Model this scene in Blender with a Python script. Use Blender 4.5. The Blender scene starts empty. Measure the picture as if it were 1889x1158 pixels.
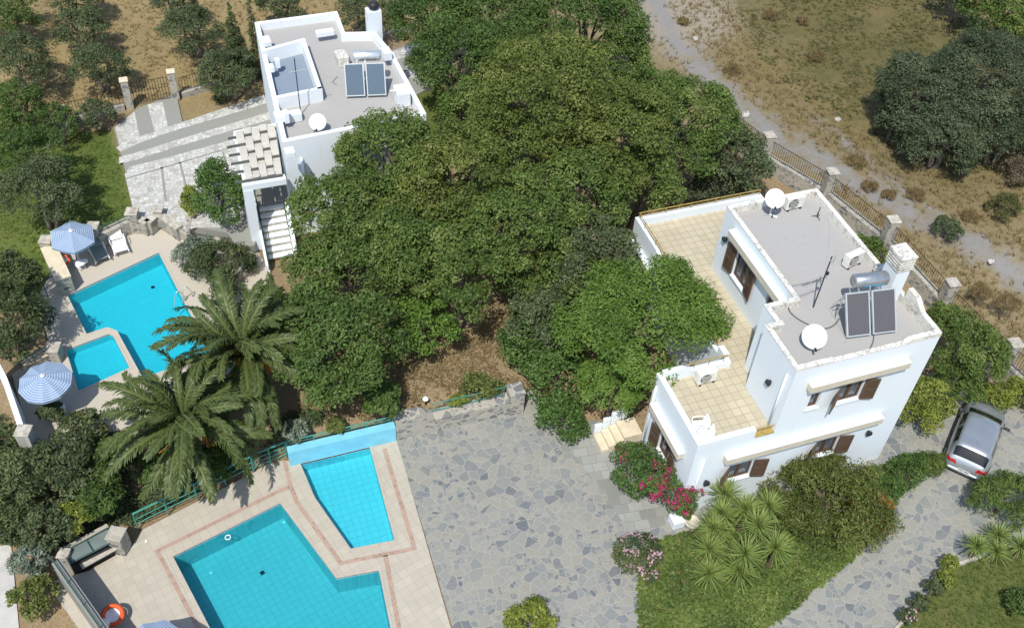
import bpy, math, random
import numpy as np
from mathutils import Vector, Matrix, geometry

scene = bpy.context.scene
COL = scene.collection

# ------------------------------------------------------------------ camera
CAM = np.array([-15.113, -18.611, 34.284])
RT = np.array([0.94433812, -0.32528096, 0.04917116])
UP = np.array([0.20199529, 0.69129487, 0.69376459])
FW = np.array([0.25966019, 0.64521601, -0.71852132])
FOC, PW, PH = 1900.0, 1889.0, 1158.0
cam_data = bpy.data.cameras.new("camera")
cam = bpy.data.objects.new("camera", cam_data)
COL.objects.link(cam)
cam.matrix_world = Matrix(((RT[0], UP[0], -FW[0], CAM[0]), (RT[1], UP[1], -FW[1], CAM[1]),
                           (RT[2], UP[2], -FW[2], CAM[2]), (0, 0, 0, 1)))
cam_data.sensor_width = 36.0
cam_data.lens = 36.0 * FOC / PW
cam_data.clip_start = 0.5
cam_data.clip_end = 3000
scene.camera = cam

# ------------------------------------------------------------------ light
SUN_DIR = Vector((0.311, 0.423, -0.851)).normalized()
world = bpy.data.worlds.new("World")
scene.world = world
world.use_nodes = True
wn = world.node_tree
sky = wn.nodes.new("ShaderNodeTexSky")
sky.sky_type = 'NISHITA'
sky.sun_disc = False
sky.sun_elevation = math.asin(-SUN_DIR.z)
sky.sun_rotation = math.atan2(-SUN_DIR.x, -SUN_DIR.y)
wn.links.new(sky.outputs[0], wn.nodes["Background"].inputs[0])
wn.nodes["Background"].inputs[1].default_value = 0.15
sd = bpy.data.lights.new("sun", 'SUN')
sd.energy = 3.9
sd.angle = math.radians(0.5)
sd.color = (1.0, 0.965, 0.90)
so = bpy.data.objects.new("sun", sd)
so.rotation_euler = SUN_DIR.to_track_quat('-Z', 'Y').to_euler()
so.location = (-20, -30, 60)
COL.objects.link(so)
scene.view_settings.view_transform = 'Standard'
scene.view_settings.look = 'None'
scene.view_settings.exposure = 0.27
scene.view_settings.gamma = 1.0

# ------------------------------------------------------------------ geometry of the place
def ray(px, py):
    return FW * FOC + RT * (px - PW / 2) - UP * (py - PH / 2)
def un(px, py, z=0.0):
    d = ray(px, py)
    p = CAM + d * (z - CAM[2]) / d[2]
    return (float(p[0]), float(p[1]), float(z))
def un2(px, py, z=0.0):
    return un(px, py, z)[:2]
def ppm(P):
    return FOC / float((np.array(P) - CAM) @ FW)
def poly(z, *pts):
    return [un2(x, y, z) for x, y in pts]
def ccw(p):
    a = sum(p[i][0] * p[(i + 1) % len(p)][1] - p[(i + 1) % len(p)][0] * p[i][1] for i in range(len(p)))
    return list(p) if a > 0 else list(p)[::-1]
def inset(p, t):
    p = ccw(p); n = len(p); out = []
    for i in range(n):
        a, b, c = np.array(p[i - 1]), np.array(p[i]), np.array(p[(i + 1) % n])
        d1 = (b - a) / np.linalg.norm(b - a); d2 = (c - b) / np.linalg.norm(c - b)
        n1 = np.array([-d1[1], d1[0]]); n2 = np.array([-d2[1], d2[0]])
        m = n1 + n2; k = t * 2 / max(0.3, float(m @ m))
        out.append(tuple(b + m * k))
    return out
def sdist(x, y, p):
    """signed distance of arrays x,y to polygon p, positive inside"""
    d = np.full(x.shape, 1e9); ins = np.zeros(x.shape, bool)
    n = len(p)
    for i in range(n):
        ax, ay = p[i]; bx, by = p[(i + 1) % n]
        ex, ey = bx - ax, by - ay
        t = np.clip(((x - ax) * ex + (y - ay) * ey) / (ex * ex + ey * ey + 1e-12), 0, 1)
        d = np.minimum(d, np.hypot(x - ax - t * ex, y - ay - t * ey))
        c = ((ay > y) != (by > y)) & (x < ex * (y - ay) / (ey + (1e-12 if ey == 0 else 0)) + ax)
        ins ^= c
    return np.where(ins, d, -d)
def ldist(x, y, pts):
    d = np.full(x.shape, 1e9)
    for (ax, ay), (bx, by) in zip(pts[:-1], pts[1:]):
        ex, ey = bx - ax, by - ay
        t = np.clip(((x - ax) * ex + (y - ay) * ey) / (ex * ex + ey * ey + 1e-12), 0, 1)
        d = np.minimum(d, np.hypot(x - ax - t * ex, y - ay - t * ey))
    return d
def sstep(a, b, x):
    t = np.clip((x - a) / (b - a), 0, 1)
    return t * t * (3 - 2 * t)

# ------------------------------------------------------------------ objects
def tag(o, label=None, cat=None, group=None, kind=None):
    if label: o["label"] = label
    if cat: o["category"] = cat
    if group: o["group"] = group
    if kind: o["kind"] = kind
    return o
def thing(name, label, cat, loc=(0, 0, 0), group=None):
    o = bpy.data.objects.new(name, None)
    o.empty_display_size = 0.3
    o.location = loc
    COL.objects.link(o)
    return tag(o, label, cat, group)
def worg(o):
    v = Vector((0, 0, 0))
    while o is not None:
        v = v + Vector(o.location); o = o.parent
    return v
def copy_tree(o, parent=None):
    c = o.copy(); COL.objects.link(c)
    if parent is not None: c.parent = parent
    for ch in list(o.children): copy_tree(ch, c)
    return c
def raw_mesh(name, V, F, mat, parent=None, loc=None, smooth=False, fattr=None):
    """V Nx3 array already local, F Mxk array with constant k"""
    V = np.asarray(V, np.float32); F = np.asarray(F, np.int32)
    me = bpy.data.meshes.new(name)
    k = F.shape[1]
    me.vertices.add(len(V)); me.vertices.foreach_set("co", V.ravel())
    me.loops.add(F.size); me.loops.foreach_set("vertex_index", F.ravel())
    me.polygons.add(len(F))
    me.polygons.foreach_set("loop_start", np.arange(0, F.size, k, dtype=np.int32))
    me.polygons.foreach_set("loop_total", np.full(len(F), k, np.int32))
    if fattr:
        for nm, a in fattr.items():
            at = me.attributes.new(nm, 'FLOAT', 'FACE'); at.data.foreach_set("value", np.asarray(a, np.float32))
    me.materials.append(mat)
    me.update(calc_edges=True); me.validate()
    if smooth: me.polygons.foreach_set("use_smooth", np.ones(len(F), bool))
    o = bpy.data.objects.new(name, me); COL.objects.link(o)
    if parent is not None: o.parent = parent
    if loc is not None: o.location = loc
    return o

class MB:
    def __init__(s):
        s.v = []; s.f = []; s.va = None
    def add(s, V, F):
        b = len(s.v); s.v += [tuple(map(float, q)) for q in V]
        s.f += [tuple(i + b for i in f) for f in F]
        return s
    def box(s, c, d, rz=0.0, bevel=0.0, rx=0.0, ry=0.0):
        R = Matrix.Rotation(rz, 3, 'Z') @ Matrix.Rotation(ry, 3, 'Y') @ Matrix.Rotation(rx, 3, 'X')
        hx, hy, hz = d[0] / 2, d[1] / 2, d[2] / 2
        if bevel <= 0:
            V = [Vector((x, y, z)) for z in (-hz, hz) for x, y in ((-hx, -hy), (hx, -hy), (hx, hy), (-hx, hy))]
            F = [(0, 3, 2, 1), (4, 5, 6, 7), (0, 1, 5, 4), (1, 2, 6, 5), (2, 3, 7, 6), (3, 0, 4, 7)]
        else:
            b = min(bevel, hx * .9, hy * .9, hz * .9)
            V = []; F = []
            lv = [(-hz, -b), (-hz + b, 0), (hz - b, 0), (hz, -b)]
            def loop(e):
                x, y = hx + e, hy + e
                q = b * .6
                return [(-x + q, -y), (x - q, -y), (x, -y + q), (x, y - q), (x - q, y), (-x + q, y), (-x, y - q), (-x, -y + q)]
            for z, e in lv: V += [Vector((x, y, z)) for x, y in loop(e)]
            F = [tuple(range(7, -1, -1)), tuple(range(24, 32))]
            for l in range(3):
                for i in range(8):
                    j = (i + 1) % 8
                    F.append((l * 8 + i, l * 8 + j, l * 8 + 8 + j, l * 8 + 8 + i))
        C = Vector(c)
        return s.add([C + R @ v for v in V], F)
    def prism(s, p, z0, z1, bottom=True):
        p = ccw(p); n = len(p)
        V = [(x, y, z0) for x, y in p] + [(x, y, z1) for x, y in p]
        F = [(i, (i + 1) % n, n + (i + 1) % n, n + i) for i in range(n)] + [tuple(range(n, 2 * n))]
        if bottom: F.append(tuple(range(n - 1, -1, -1)))
        return s.add(V, F)
    def ring(s, p, t, z0, z1):
        p = ccw(p); q = inset(p, t); n = len(p)
        V = [(x, y, z0) for x, y in p] + [(x, y, z1) for x, y in p] + [(x, y, z1) for x, y in q] + [(x, y, z0) for x, y in q]
        F = []
        for i in range(n):
            j = (i + 1) % n
            F += [(i, j, n + j, n + i), (n + i, n + j, 2 * n + j, 2 * n + i), (2 * n + i, 2 * n + j, 3 * n + j, 3 * n + i)]
        return s.add(V, F)
    def wall(s, a, b, z0, z1, t, z0b=None, z1b=None):
        """straight wall a->b (2D), thickness t centred"""
        a = np.array(a[:2], float); b = np.array(b[:2], float)
        d = (b - a) / np.linalg.norm(b - a); n = np.array([-d[1], d[0]]) * t / 2
        z0b = z0 if z0b is None else z0b; z1b = z1 if z1b is None else z1b
        V = [(*(a - n), z0), (*(b - n), z0b), (*(b + n), z0b), (*(a + n), z0), (*(a - n), z1), (*(b - n), z1b), (*(b + n), z1b), (*(a + n), z1)]
        return s.add(V, [(0, 3, 2, 1), (4, 5, 6, 7), (0, 1, 5, 4), (1, 2, 6, 5), (2, 3, 7, 6), (3, 0, 4, 7)])
    def tube(s, pts, r, n=6, cap=True):
        pts = [Vector(p) for p in pts]
        rs = r if isinstance(r, (list, tuple)) else [r] * len(pts)
        b = len(s.v); prev = None
        for i, p in enumerate(pts):
            d = (pts[min(i + 1, len(pts) - 1)] - pts[max(i - 1, 0)])
            d = d.normalized() if d.length > 1e-9 else Vector((0, 0, 1))
            if prev is None:
                a = Vector((1, 0, 0)) if abs(d.x) < .9 else Vector((0, 1, 0))
                u = d.cross(a).normalized()
            else:
                u = (prev - d * prev.dot(d)).normalized()
            prev = u; w = d.cross(u)
            for k in range(n):
                t = 2 * math.pi * k / n
                q = p + (u * math.cos(t) + w * math.sin(t)) * rs[i]
                s.v.append(tuple(q))
        for i in range(len(pts) - 1):
            for k in range(n):
                k2 = (k + 1) % n
                s.f.append((b + i * n + k, b + i * n + k2, b + (i + 1) * n + k2, b + (i + 1) * n + k))
        if cap:
            s.f.append(tuple(b + k for k in range(n - 1, -1, -1)))
            e = b + (len(pts) - 1) * n
            s.f.append(tuple(e + k for k in range(n)))
        return s
    def lathe(s, prof, c, n=16, M=None):
        """prof list of (r,z); around z through c, optionally rotated by matrix M"""
        b = len(s.v); C = Vector(c)
        for r, z in prof:
            for k in range(n):
                t = 2 * math.pi * k / n
                q = Vector((r * math.cos(t), r * math.sin(t), z))
                if M is not None: q = M @ q
                s.v.append(tuple(C + q))
        for i in range(len(prof) - 1):
            for k in range(n):
                k2 = (k + 1) % n
                s.f.append((b + i * n + k, b + i * n + k2, b + (i + 1) * n + k2, b + (i + 1) * n + k))
        if prof[0][0] > 1e-4: s.f.append(tuple(b + k for k in range(n - 1, -1, -1)))
        e = b + (len(prof) - 1) * n
        if prof[-1][0] > 1e-4: s.f.append(tuple(e + k for k in range(n)))
        return s
    def build(s, name, mat, parent=None, org=None, smooth=False):
        if parent is not None: o0 = worg(parent)
        elif org is not None: o0 = Vector(org)
        else:
            A = np.array(s.v); o0 = Vector(((A[:, 0].min() + A[:, 0].max()) / 2, (A[:, 1].min() + A[:, 1].max()) / 2, A[:, 2].min()))
        me = bpy.data.meshes.new(name)
        me.from_pydata([(x - o0.x, y - o0.y, z - o0.z) for x, y, z in s.v], [], s.f)
        me.materials.append(mat)
        if s.va is not None:
            at = me.attributes.new("stripe", 'FLOAT', 'POINT'); at.data.foreach_set("value", s.va)
        me.update()
        if smooth:
            me.polygons.foreach_set("use_smooth", [True] * len(me.polygons))
        o = bpy.data.objects.new(name, me); COL.objects.link(o)
        if parent is not None: o.parent = parent
        else: o.location = o0
        return o

def sheet(name, outer, z, mat, holes=(), skirt=0.4, parent=None, kind='structure'):
    """flat ground sheet with holes and a skirt round its outer edge"""
    outer = ccw(outer)
    polys = [[Vector((x, y, 0)) for x, y in outer]] + [[Vector((x, y, 0)) for x, y in ccw(h)] for h in holes]
    tris = geometry.tessellate_polygon(polys)
    flat = [(v.x, v.y, z) for p in polys for v in p]
    F = []
    for t in tris:
        a, b, c = (np.array(flat[i]) for i in t)
        F.append(tuple(t) if np.cross(b - a, c - a)[2] > 0 else tuple(t[::-1]))
    m = MB(); m.add(flat, F)
    n = len(outer)
    if skirt > 0:
        V = [(x, y, z) for x, y in outer] + [(x, y, z - skirt) for x, y in outer]
        m.add(V, [(n + i, n + (i + 1) % n, (i + 1) % n, i) for i in range(n)])
    o = m.build(name, mat, parent)
    if kind: o["kind"] = kind
    return o

# ------------------------------------------------------------------ materials
class NT:
    def __init__(s, name):
        s.m = bpy.data.materials.new(name); s.m.use_nodes = True
        s.t = s.m.node_tree; s.t.nodes.clear()
        s.out = s.t.nodes.new("ShaderNodeOutputMaterial")
    def n(s, typ, ins=None, **kw):
        nd = s.t.nodes.new(typ)
        for k, v in kw.items(): setattr(nd, k, v)
        for k, v in (ins or {}).items():
            sock = nd.inputs[k]
            if hasattr(v, "links") or isinstance(v, bpy.types.NodeSocket): s.t.links.new(v, sock)
            else:
                if sock.type == 'RGBA' and len(v) == 3: v = (*v, 1)
                sock.default_value = v
        return nd
    def pos(s): return s.n("ShaderNodeNewGeometry").outputs["Position"]
    def noise(s, vec, scale, detail=4, rough=.55, out="Fac"):
        return s.n("ShaderNodeTexNoise", {"Vector": vec, "Scale": scale, "Detail": detail, "Roughness": rough}).outputs[out]
    def ramp(s, fac, stops, interp='LINEAR'):
        nd = s.n("ShaderNodeValToRGB", {"Fac": fac}); cr = nd.color_ramp; cr.interpolation = interp
        while len(cr.elements) < len(stops): cr.elements.new(.5)
        for e, (p, c) in zip(cr.elements, stops):
            e.position = p; e.color = (*c, 1) if len(c) == 3 else c
        return nd.outputs["Color"]
    def mix(s, fac, a, b, mode='MIX'):
        nd = s.n("ShaderNodeMix", data_type='RGBA', blend_type=mode)
        for i, v in ((0, fac), (6, a), (7, b)):
            if isinstance(v, bpy.types.NodeSocket): s.t.links.new(v, nd.inputs[i])
            else: nd.inputs[i].default_value = v if i == 0 else ((*v, 1) if len(v) == 3 else v)
        return nd.outputs[2]
    def math(s, op, a, b=0.0, c=None):
        nd = s.n("ShaderNodeMath", operation=op)
        for i, v in enumerate((a, b) if c is None else (a, b, c)):
            if isinstance(v, bpy.types.NodeSocket): s.t.links.new(v, nd.inputs[i])
            else: nd.inputs[i].default_value = v
        return nd.outputs[0]
    def mapr(s, v, a, b, c=0.0, d=1.0):
        return s.n("ShaderNodeMapRange", {0: v, 1: a, 2: b, 3: c, 4: d}).outputs[0]
    def bump(s, h, strength=.4, dist=.02):
        return s.n("ShaderNodeBump", {"Height": h, "Strength": strength, "Distance": dist}).outputs[0]
    def bsdf(s, col, rough=.7, metal=0.0, normal=None, spec=.3, **kw):
        ins = {"Base Color": col, "Roughness": rough, "Metallic": metal, "Specular IOR Level": spec}
        if normal is not None: ins["Normal"] = normal
        ins.update(kw)
        return s.n("ShaderNodeBsdfPrincipled", ins)
    def done(s, sh):
        s.t.links.new(sh.outputs[0] if hasattr(sh, "outputs") else sh, s.out.inputs[0]); return s.m

def pm(name, col, rough=.7, metal=0.0, sc=6.0, amt=.12, bump=0.0, spec=.3, coat=0.0):
    n = NT(name); p = n.pos()
    f = n.noise(p, sc, 5, .6)
    lo = tuple(c * (1 - amt) for c in col); hi = tuple(min(1, c * (1 + amt)) for c in col)
    c = n.ramp(f, [(.3, lo), (.7, hi)])
    nm = n.bump(n.noise(p, sc * 6, 3), bump, .01) if bump else None
    return n.done(n.bsdf(c, rough, metal, nm, spec, **({"Coat Weight": coat} if coat else {})))

def plaster(name, col, dirt=(.45, .43, .38), amount=.35, zrange=None):
    n = NT(name); p = n.pos()
    big = n.noise(p, .7, 5, .6); fine = n.noise(p, 14, 4, .6)
    st = n.n("ShaderNodeVectorMath", {0: p, 1: (3.0, 3.0, .35)}, operation='MULTIPLY').outputs[0]
    streak = n.noise(st, 1.6, 5, .65)
    f = n.math('MULTIPLY', n.mapr(streak, .55, .8), n.mapr(big, .4, .7))
    c = n.mix(n.math('MULTIPLY', f, amount), col, dirt)
    c = n.mix(n.mapr(fine, .3, .7, 0, .08), c, (col[0] * .8, col[1] * .8, col[2] * .8))
    return n.done(n.bsdf(c, .85, 0, n.bump(fine, .15, .01), .2))

def worn_plaster(name, col=(.68, .66, .6)):
    """parapet coping with lichen and bare patches"""
    n = NT(name); p = n.pos()
    a = n.noise(p, 2.2, 6, .7); b = n.noise(p, 9, 5, .7)
    f = n.math('MULTIPLY', n.mapr(a, .44, .58), n.mapr(b, .42, .6))
    c = n.mix(f, col, (.30, .29, .24))
    c = n.mix(n.mapr(n.noise(p, 25, 3), .55, .75, 0, .25), c, (.25, .24, .2))
    return n.done(n.bsdf(c, .9, 0, n.bump(b, .3, .01), .15))

def paving(name, scale, warp, stones, mortar, edge, metric='EUCLIDEAN', rnd=1.0, big=None, rough=.75, dim='2D', mort_amt=.8, wash_amt=.62):
    n = NT(name); p = n.pos()
    w = n.n("ShaderNodeTexNoise", {"Vector": p, "Scale": 1.3, "Detail": 3.0}).outputs["Color"]
    w = n.n("ShaderNodeVectorMath", {0: w, 1: (.5, .5, .5)}, operation='SUBTRACT').outputs[0]
    w = n.n("ShaderNodeVectorMath", {0: w, "Scale": warp}, operation='SCALE').outputs[0]
    v = n.n("ShaderNodeVectorMath", {0: p, 1: w}, operation='ADD').outputs[0]
    if dim == '2D': v = n.n("ShaderNodeVectorMath", {0: v, 1: (1, 1, 0)}, operation='MULTIPLY').outputs[0]
    else: v = n.n("ShaderNodeVectorMath", {0: v, 1: (1, 1, 1.5)}, operation='MULTIPLY').outputs[0]
    vo = n.n("ShaderNodeTexVoronoi", {"Vector": v, "Scale": scale, "Randomness": rnd}, voronoi_dimensions=dim, feature='F1', distance=metric)
    if metric == 'EUCLIDEAN':
        e = n.n("ShaderNodeTexVoronoi", {"Vector": v, "Scale": scale, "Randomness": rnd}, voronoi_dimensions=dim, feature='DISTANCE_TO_EDGE').outputs["Distance"]
    else:
        f2 = n.n("ShaderNodeTexVoronoi", {"Vector": v, "Scale": scale, "Randomness": rnd}, voronoi_dimensions=dim, feature='F2', distance=metric).outputs["Distance"]
        e = n.math('SUBTRACT', f2, vo.outputs["Distance"])
    vcol = vo.outputs["Color"]
    if metric == 'EUCLIDEAN':
        vb = n.n("ShaderNodeTexVoronoi", {"Vector": v, "Scale": scale * 1.75, "Randomness": rnd}, voronoi_dimensions=dim, feature='F1')
        eb = n.n("ShaderNodeTexVoronoi", {"Vector": v, "Scale": scale * 1.75, "Randomness": rnd}, voronoi_dimensions=dim, feature='DISTANCE_TO_EDGE').outputs["Distance"]
        # where a big cell is marked 'broken', it is filled with smaller pieces
        s0 = n.n("ShaderNodeSeparateColor", {0: vcol}); brk = n.math('GREATER_THAN', s0.outputs[2], .52)
        vcol = n.mix(brk, vcol, vb.outputs["Color"]); e = n.math('ADD', n.math('MULTIPLY', e, n.math('SUBTRACT', 1.0, brk)), n.math('MULTIPLY', n.math('MINIMUM', e, eb), brk))
    sep = n.n("ShaderNodeSeparateColor", {0: vcol})
    c = n.ramp(sep.outputs[0], stones, 'CONSTANT')
    fine = n.noise(p, 11, 6, .7)
    c = n.mix(n.mapr(fine, .3, .75, 0, .35), c, mortar)
    # worn areas where the pointing has washed over the stones
    wash = n.mapr(n.noise(p, .45, 6, .7), .40, .68, 0, wash_amt)
    wash = n.math('MULTIPLY', wash, n.mapr(sep.outputs[1], .25, .8, 1, .25))
    c = n.mix(wash, c, big or mortar)
    jit = n.math('MULTIPLY', n.noise(p, 7, 3), edge * 1.2)
    em = n.mapr(n.math('SUBTRACT', e, jit), 0.0, edge, 1, 0)
    c = n.mix(n.math('MULTIPLY', em, mort_amt), c, mortar)
    h = n.math('ADD', n.mapr(e, 0, edge * 2.5), n.math('MULTIPLY', fine, .4))
    return n.done(n.bsdf(c, rough, 0, n.bump(h, .35, .012), .25))

def tiles(name, col, grout, w, h, ang, mort=.012, var=.12, rough=.6, dirt=.3, offset=0.0):
    n = NT(name); p = n.pos()
    r = n.n("ShaderNodeVectorRotate", {"Vector": p, "Angle": ang}, rotation_type='Z_AXIS').outputs[0]
    lo = tuple(c * (1 - var) for c in col); hi = tuple(min(1, c * (1 + var)) for c in col)
    b = n.n("ShaderNodeTexBrick", {"Vector": r, "Color1": lo, "Color2": hi, "Mortar": grout, "Scale": 1.0, "Mortar Size": mort, "Mortar Smooth": .3, "Brick Width": w, "Row Height": h, "Bias": 0.0}, offset=offset, squash=1.0)
    f = n.noise(p, 1.1, 6, .65); g = n.noise(p, 30, 3)
    c = n.mix(n.mapr(f, .45, .75, 0, dirt), b.outputs["Color"], tuple(x * .72 for x in col))
    c = n.mix(n.mapr(g, .4, .7, 0, .12), c, tuple(x * .6 for x in col))
    return n.done(n.bsdf(c, rough, 0, n.bump(b.outputs["Fac"], -.2, .006), .3))

def leafmat(name, stops, trans=.28, rough=.55):
    n = NT(name)
    t = n.n("ShaderNodeAttribute", attribute_name="tint").outputs["Fac"]
    c = n.ramp(t, stops)
    bs = n.bsdf(c, rough, 0, None, .25)
    tr = n.n("ShaderNodeBsdfTranslucent", {"Color": n.mix(1.0, c, (1.35, 1.45, .6), 'MULTIPLY')})
    return n.done(n.n("ShaderNodeMixShader", {0: trans, 1: bs.outputs[0], 2: tr.outputs[0]}))

M = {}
M['white'] = plaster("white_plaster", (.70, .755, .785), amount=.42)
M['whiteL'] = plaster("white_plaster_old", (.72, .755, .77), amount=.6)
M['worn'] = worn_plaster("worn_coping")
M['cream'] = pm("cream_plaster", (.55, .50, .39), .8, amt=.08, sc=3)
M['roof'] = plaster("roof_screed", (.36, .35, .33), dirt=(.24, .225, .20), amount=.95)
M['roof2'] = plaster("roof_screed_bluish", (.20, .25, .30), dirt=(.16, .19, .22), amount=.5)
M['terr'] = tiles("terrace_tile", (.47, .415, .295), (.30, .25, .165), .36, .36, 0.0, .014, .07, .5, .35)
M['deck1'] = tiles("pool_deck_tile", (.43, .39, .315), (.33, .295, .235), .34, .34, -.27, .008, .05, .7, .22)
M['band'] = tiles("border_tile", (.36, .25, .19), (.42, .34, .27), .2, .2, -.27, .01, .16, .7, .4)
M['stone'] = paving("stone_walling", 2.6, .25, [(0, (.23, .23, .21)), (.3, (.33, .31, .26)), (.5, (.15, .16, .165)), (.72, (.38, .35, .29)), (.88, (.10, .11, .12))], (.40, .375, .31), .07, dim='3D', wash_amt=.1, mort_amt=.85)
M['patio'] = paving("crazy_paving", 2.7, .42, [(0, (0.220, 0.226, 0.209)), (.18, (0.254, 0.251, 0.220)), (.36, (0.198, 0.209, 0.198)), (.52, (0.175, 0.192, 0.190)), (.66, (0.243, 0.237, 0.203)), (.78, (0.141, 0.160, 0.172)), (.89, (0.107, 0.127, 0.147)), (.96, (0.085, 0.102, 0.124))], (0.328, 0.316, 0.266), .036, big=(0.262, 0.253, 0.209), mort_amt=.72)
M['court'] = paving("white_stone_paving", 4.6, .12, [(0, (.50, .50, .47)), (.25, (.58, .58, .55)), (.5, (.43, .425, .39)), (.7, (.53, .52, .48)), (.88, (.35, .34, .30))], (.30, .295, .255), .10, metric='CHEBYCHEV', rnd=.9, big=(.44, .43, .385))
M['concrete'] = plaster("court_concrete", (.25, .25, .22), dirt=(.18, .185, .14), amount=.9)
M['gstone'] = tiles("path_slabs", (.26, .265, .24), (.20, .20, .165), .62, .42, .12, .014, .22, .75, .4, offset=.4)
M['step'] = pm("step_stone", (.60, .52, .38), .8, sc=4, amt=.12, bump=.2)
M['shut'] = pm("shutter_brown", (.105, .070, .046), .55, sc=9, amt=.18)
M['frame'] = pm("window_wood", (.10, .05, .028), .5, sc=9, amt=.2)
M['green'] = pm("green_metal", (.05, .25, .20), .45, sc=8, amt=.2)
M['dgreen'] = pm("dark_green_metal", (.03, .07, .055), .5, sc=8, amt=.2)
M['ochre'] = pm("ochre_rail", (.34, .24, .07), .5, sc=8, amt=.25)
M['iron'] = pm("rusty_iron", (.045, .028, .018), .6, .3, sc=12, amt=.35)
M['alu'] = pm("aluminium", (.62, .64, .60), .35, .6, sc=4, amt=.08)
M['steel'] = pm("galvanised_tank", (.42, .44, .46), .34, .75, sc=3, amt=.18)
M['steel2'] = pm("bright_tank", (.72, .74, .75), .3, .7, sc=3, amt=.1)
M['dish'] = pm("dish_enamel", (.50, .505, .48), .5, sc=5, amt=.06)
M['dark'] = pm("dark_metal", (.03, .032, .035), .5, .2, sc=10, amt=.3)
M['black'] = pm("black_rubber", (.015, .015, .016), .7, sc=10, amt=.2)
M['wplastic'] = pm("white_plastic", (.80, .80, .78), .4, sc=4, amt=.05)
M['acw'] = pm("air_conditioner_case", (.66, .66, .60), .5, sc=5, amt=.1)
M['orange'] = pm("orange_float", (.72, .10, .02), .5, sc=5, amt=.12)
M['blue_lab'] = pm("blue_label", (.12, .38, .52), .5, sc=8, amt=.15)
M['grey_lab'] = pm("grey_label", (.22, .23, .24), .5, sc=8, amt=.1)
M['bark'] = pm("bark", (.13, .10, .075), .9, sc=7, amt=.4, bump=.5)
M['obark'] = pm("olive_bark", (.15, .13, .105), .9, sc=6, amt=.4, bump=.5)
M['pbark'] = pm("palm_bark", (.12, .085, .05), .9, sc=9, amt=.5, bump=.6)
M['terracotta'] = pm("terracotta", (.42, .20, .10), .8, sc=6, amt=.15)
M['rock'] = pm("rock", (.40, .37, .31), .9, sc=4, amt=.35, bump=.5)
M['cable'] = pm("grey_cable", (.10, .10, .10), .6, sc=10, amt=.2)
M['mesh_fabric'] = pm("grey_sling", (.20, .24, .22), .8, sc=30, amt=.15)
M['reed'] = pm("woven_canvas", (.46, .44, .385), .9, sc=14, amt=.1, bump=.3)
M['soil'] = pm("bed_soil", (.17, .12, .07), .95, sc=5, amt=.35, bump=.4)
M['path'] = pm("pale_concrete_path", (.46, .45, .42), .85, sc=2.5, amt=.12, bump=.2)
M['plate'] = pm("number_plate", (.75, .75, .70), .4, sc=5, amt=.03)
M['redlight'] = pm("tail_light", (.35, .01, .008), .2, sc=6, amt=.1, spec=.6)
M['headlight'] = pm("head_light", (.6, .62, .65), .1, sc=6, amt=.05, spec=.6)
M['flower_pink'] = leafmat("bougainvillea_bracts", [(0, (.20, .012, .06)), (.5, (.34, .025, .10)), (1, (.42, .08, .16))], .25)
M['flower_lilac'] = leafmat("pale_pink_flowers", [(0, (.45, .22, .32)), (1, (.66, .45, .50))], .3)
M['dates'] = pm("date_stalks", (.50, .21, .02), .6, sc=20, amt=.3)

def glassmat(name, col, rough=.06):
    n = NT(name); return n.done(n.bsdf(n.ramp(n.noise(n.pos(), 1.5, 3), [(.3, tuple(c * .8 for c in col)), (.7, col)]), rough, 0, None, .6))
M['pane'] = glassmat("window_pane", (.10, .12, .14))
M['carglass'] = glassmat("car_glass", (.012, .014, .016), .04)
M['hazeglass'] = glassmat("dusty_glass", (.17, .21, .20), .25)
def solarmat(name, a, b):
    n = NT(name); p = n.pos()
    w = n.n("ShaderNodeTexWave", {"Vector": p, "Scale": 4.2, "Distortion": 0.0}, wave_type='BANDS', bands_direction='X').outputs["Fac"]
    return n.done(n.bsdf(n.mix(w, a, b), .22, 0, n.bump(n.noise(p, 3, 3), .05, .01), .5))
M['solar'] = solarmat("absorber_grey", (.075, .072, .075), (.115, .108, .11))
M['solar2'] = solarmat("absorber_blue", (.085, .12, .155), (.11, .15, .185))
n = NT("car_silver"); p = n.pos()
M['car'] = n.done(n.bsdf(n.ramp(n.noise(p, 2, 3), [(.3, (.34, .37, .395)), (.7, (.39, .42, .445))]), .3, .55, None, .5, **{"Coat Weight": .6, "Coat Roughness": .08}))
n = NT("umbrella_stripe")
a = n.n("ShaderNodeAttribute", attribute_name="stripe").outputs["Fac"]
w = n.math('SINE', n.math('MULTIPLY', a, 2 * math.pi * 11))
c = n.mix(n.mapr(w, -.25, .25), (.42, .51, .62), (.17, .265, .44))
c = n.mix(n.mapr(n.noise(n.pos(), 2.2, 4), .35, .7, 0, .3), c, (.40, .47, .55))
M['stripe'] = n.done(n.n("ShaderNodeMixShader", {0: .18, 1: n.bsdf(c, .85, 0, None, .1).outputs[0], 2: n.n("ShaderNodeBsdfTranslucent", {"Color": c}).outputs[0]}))

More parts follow.
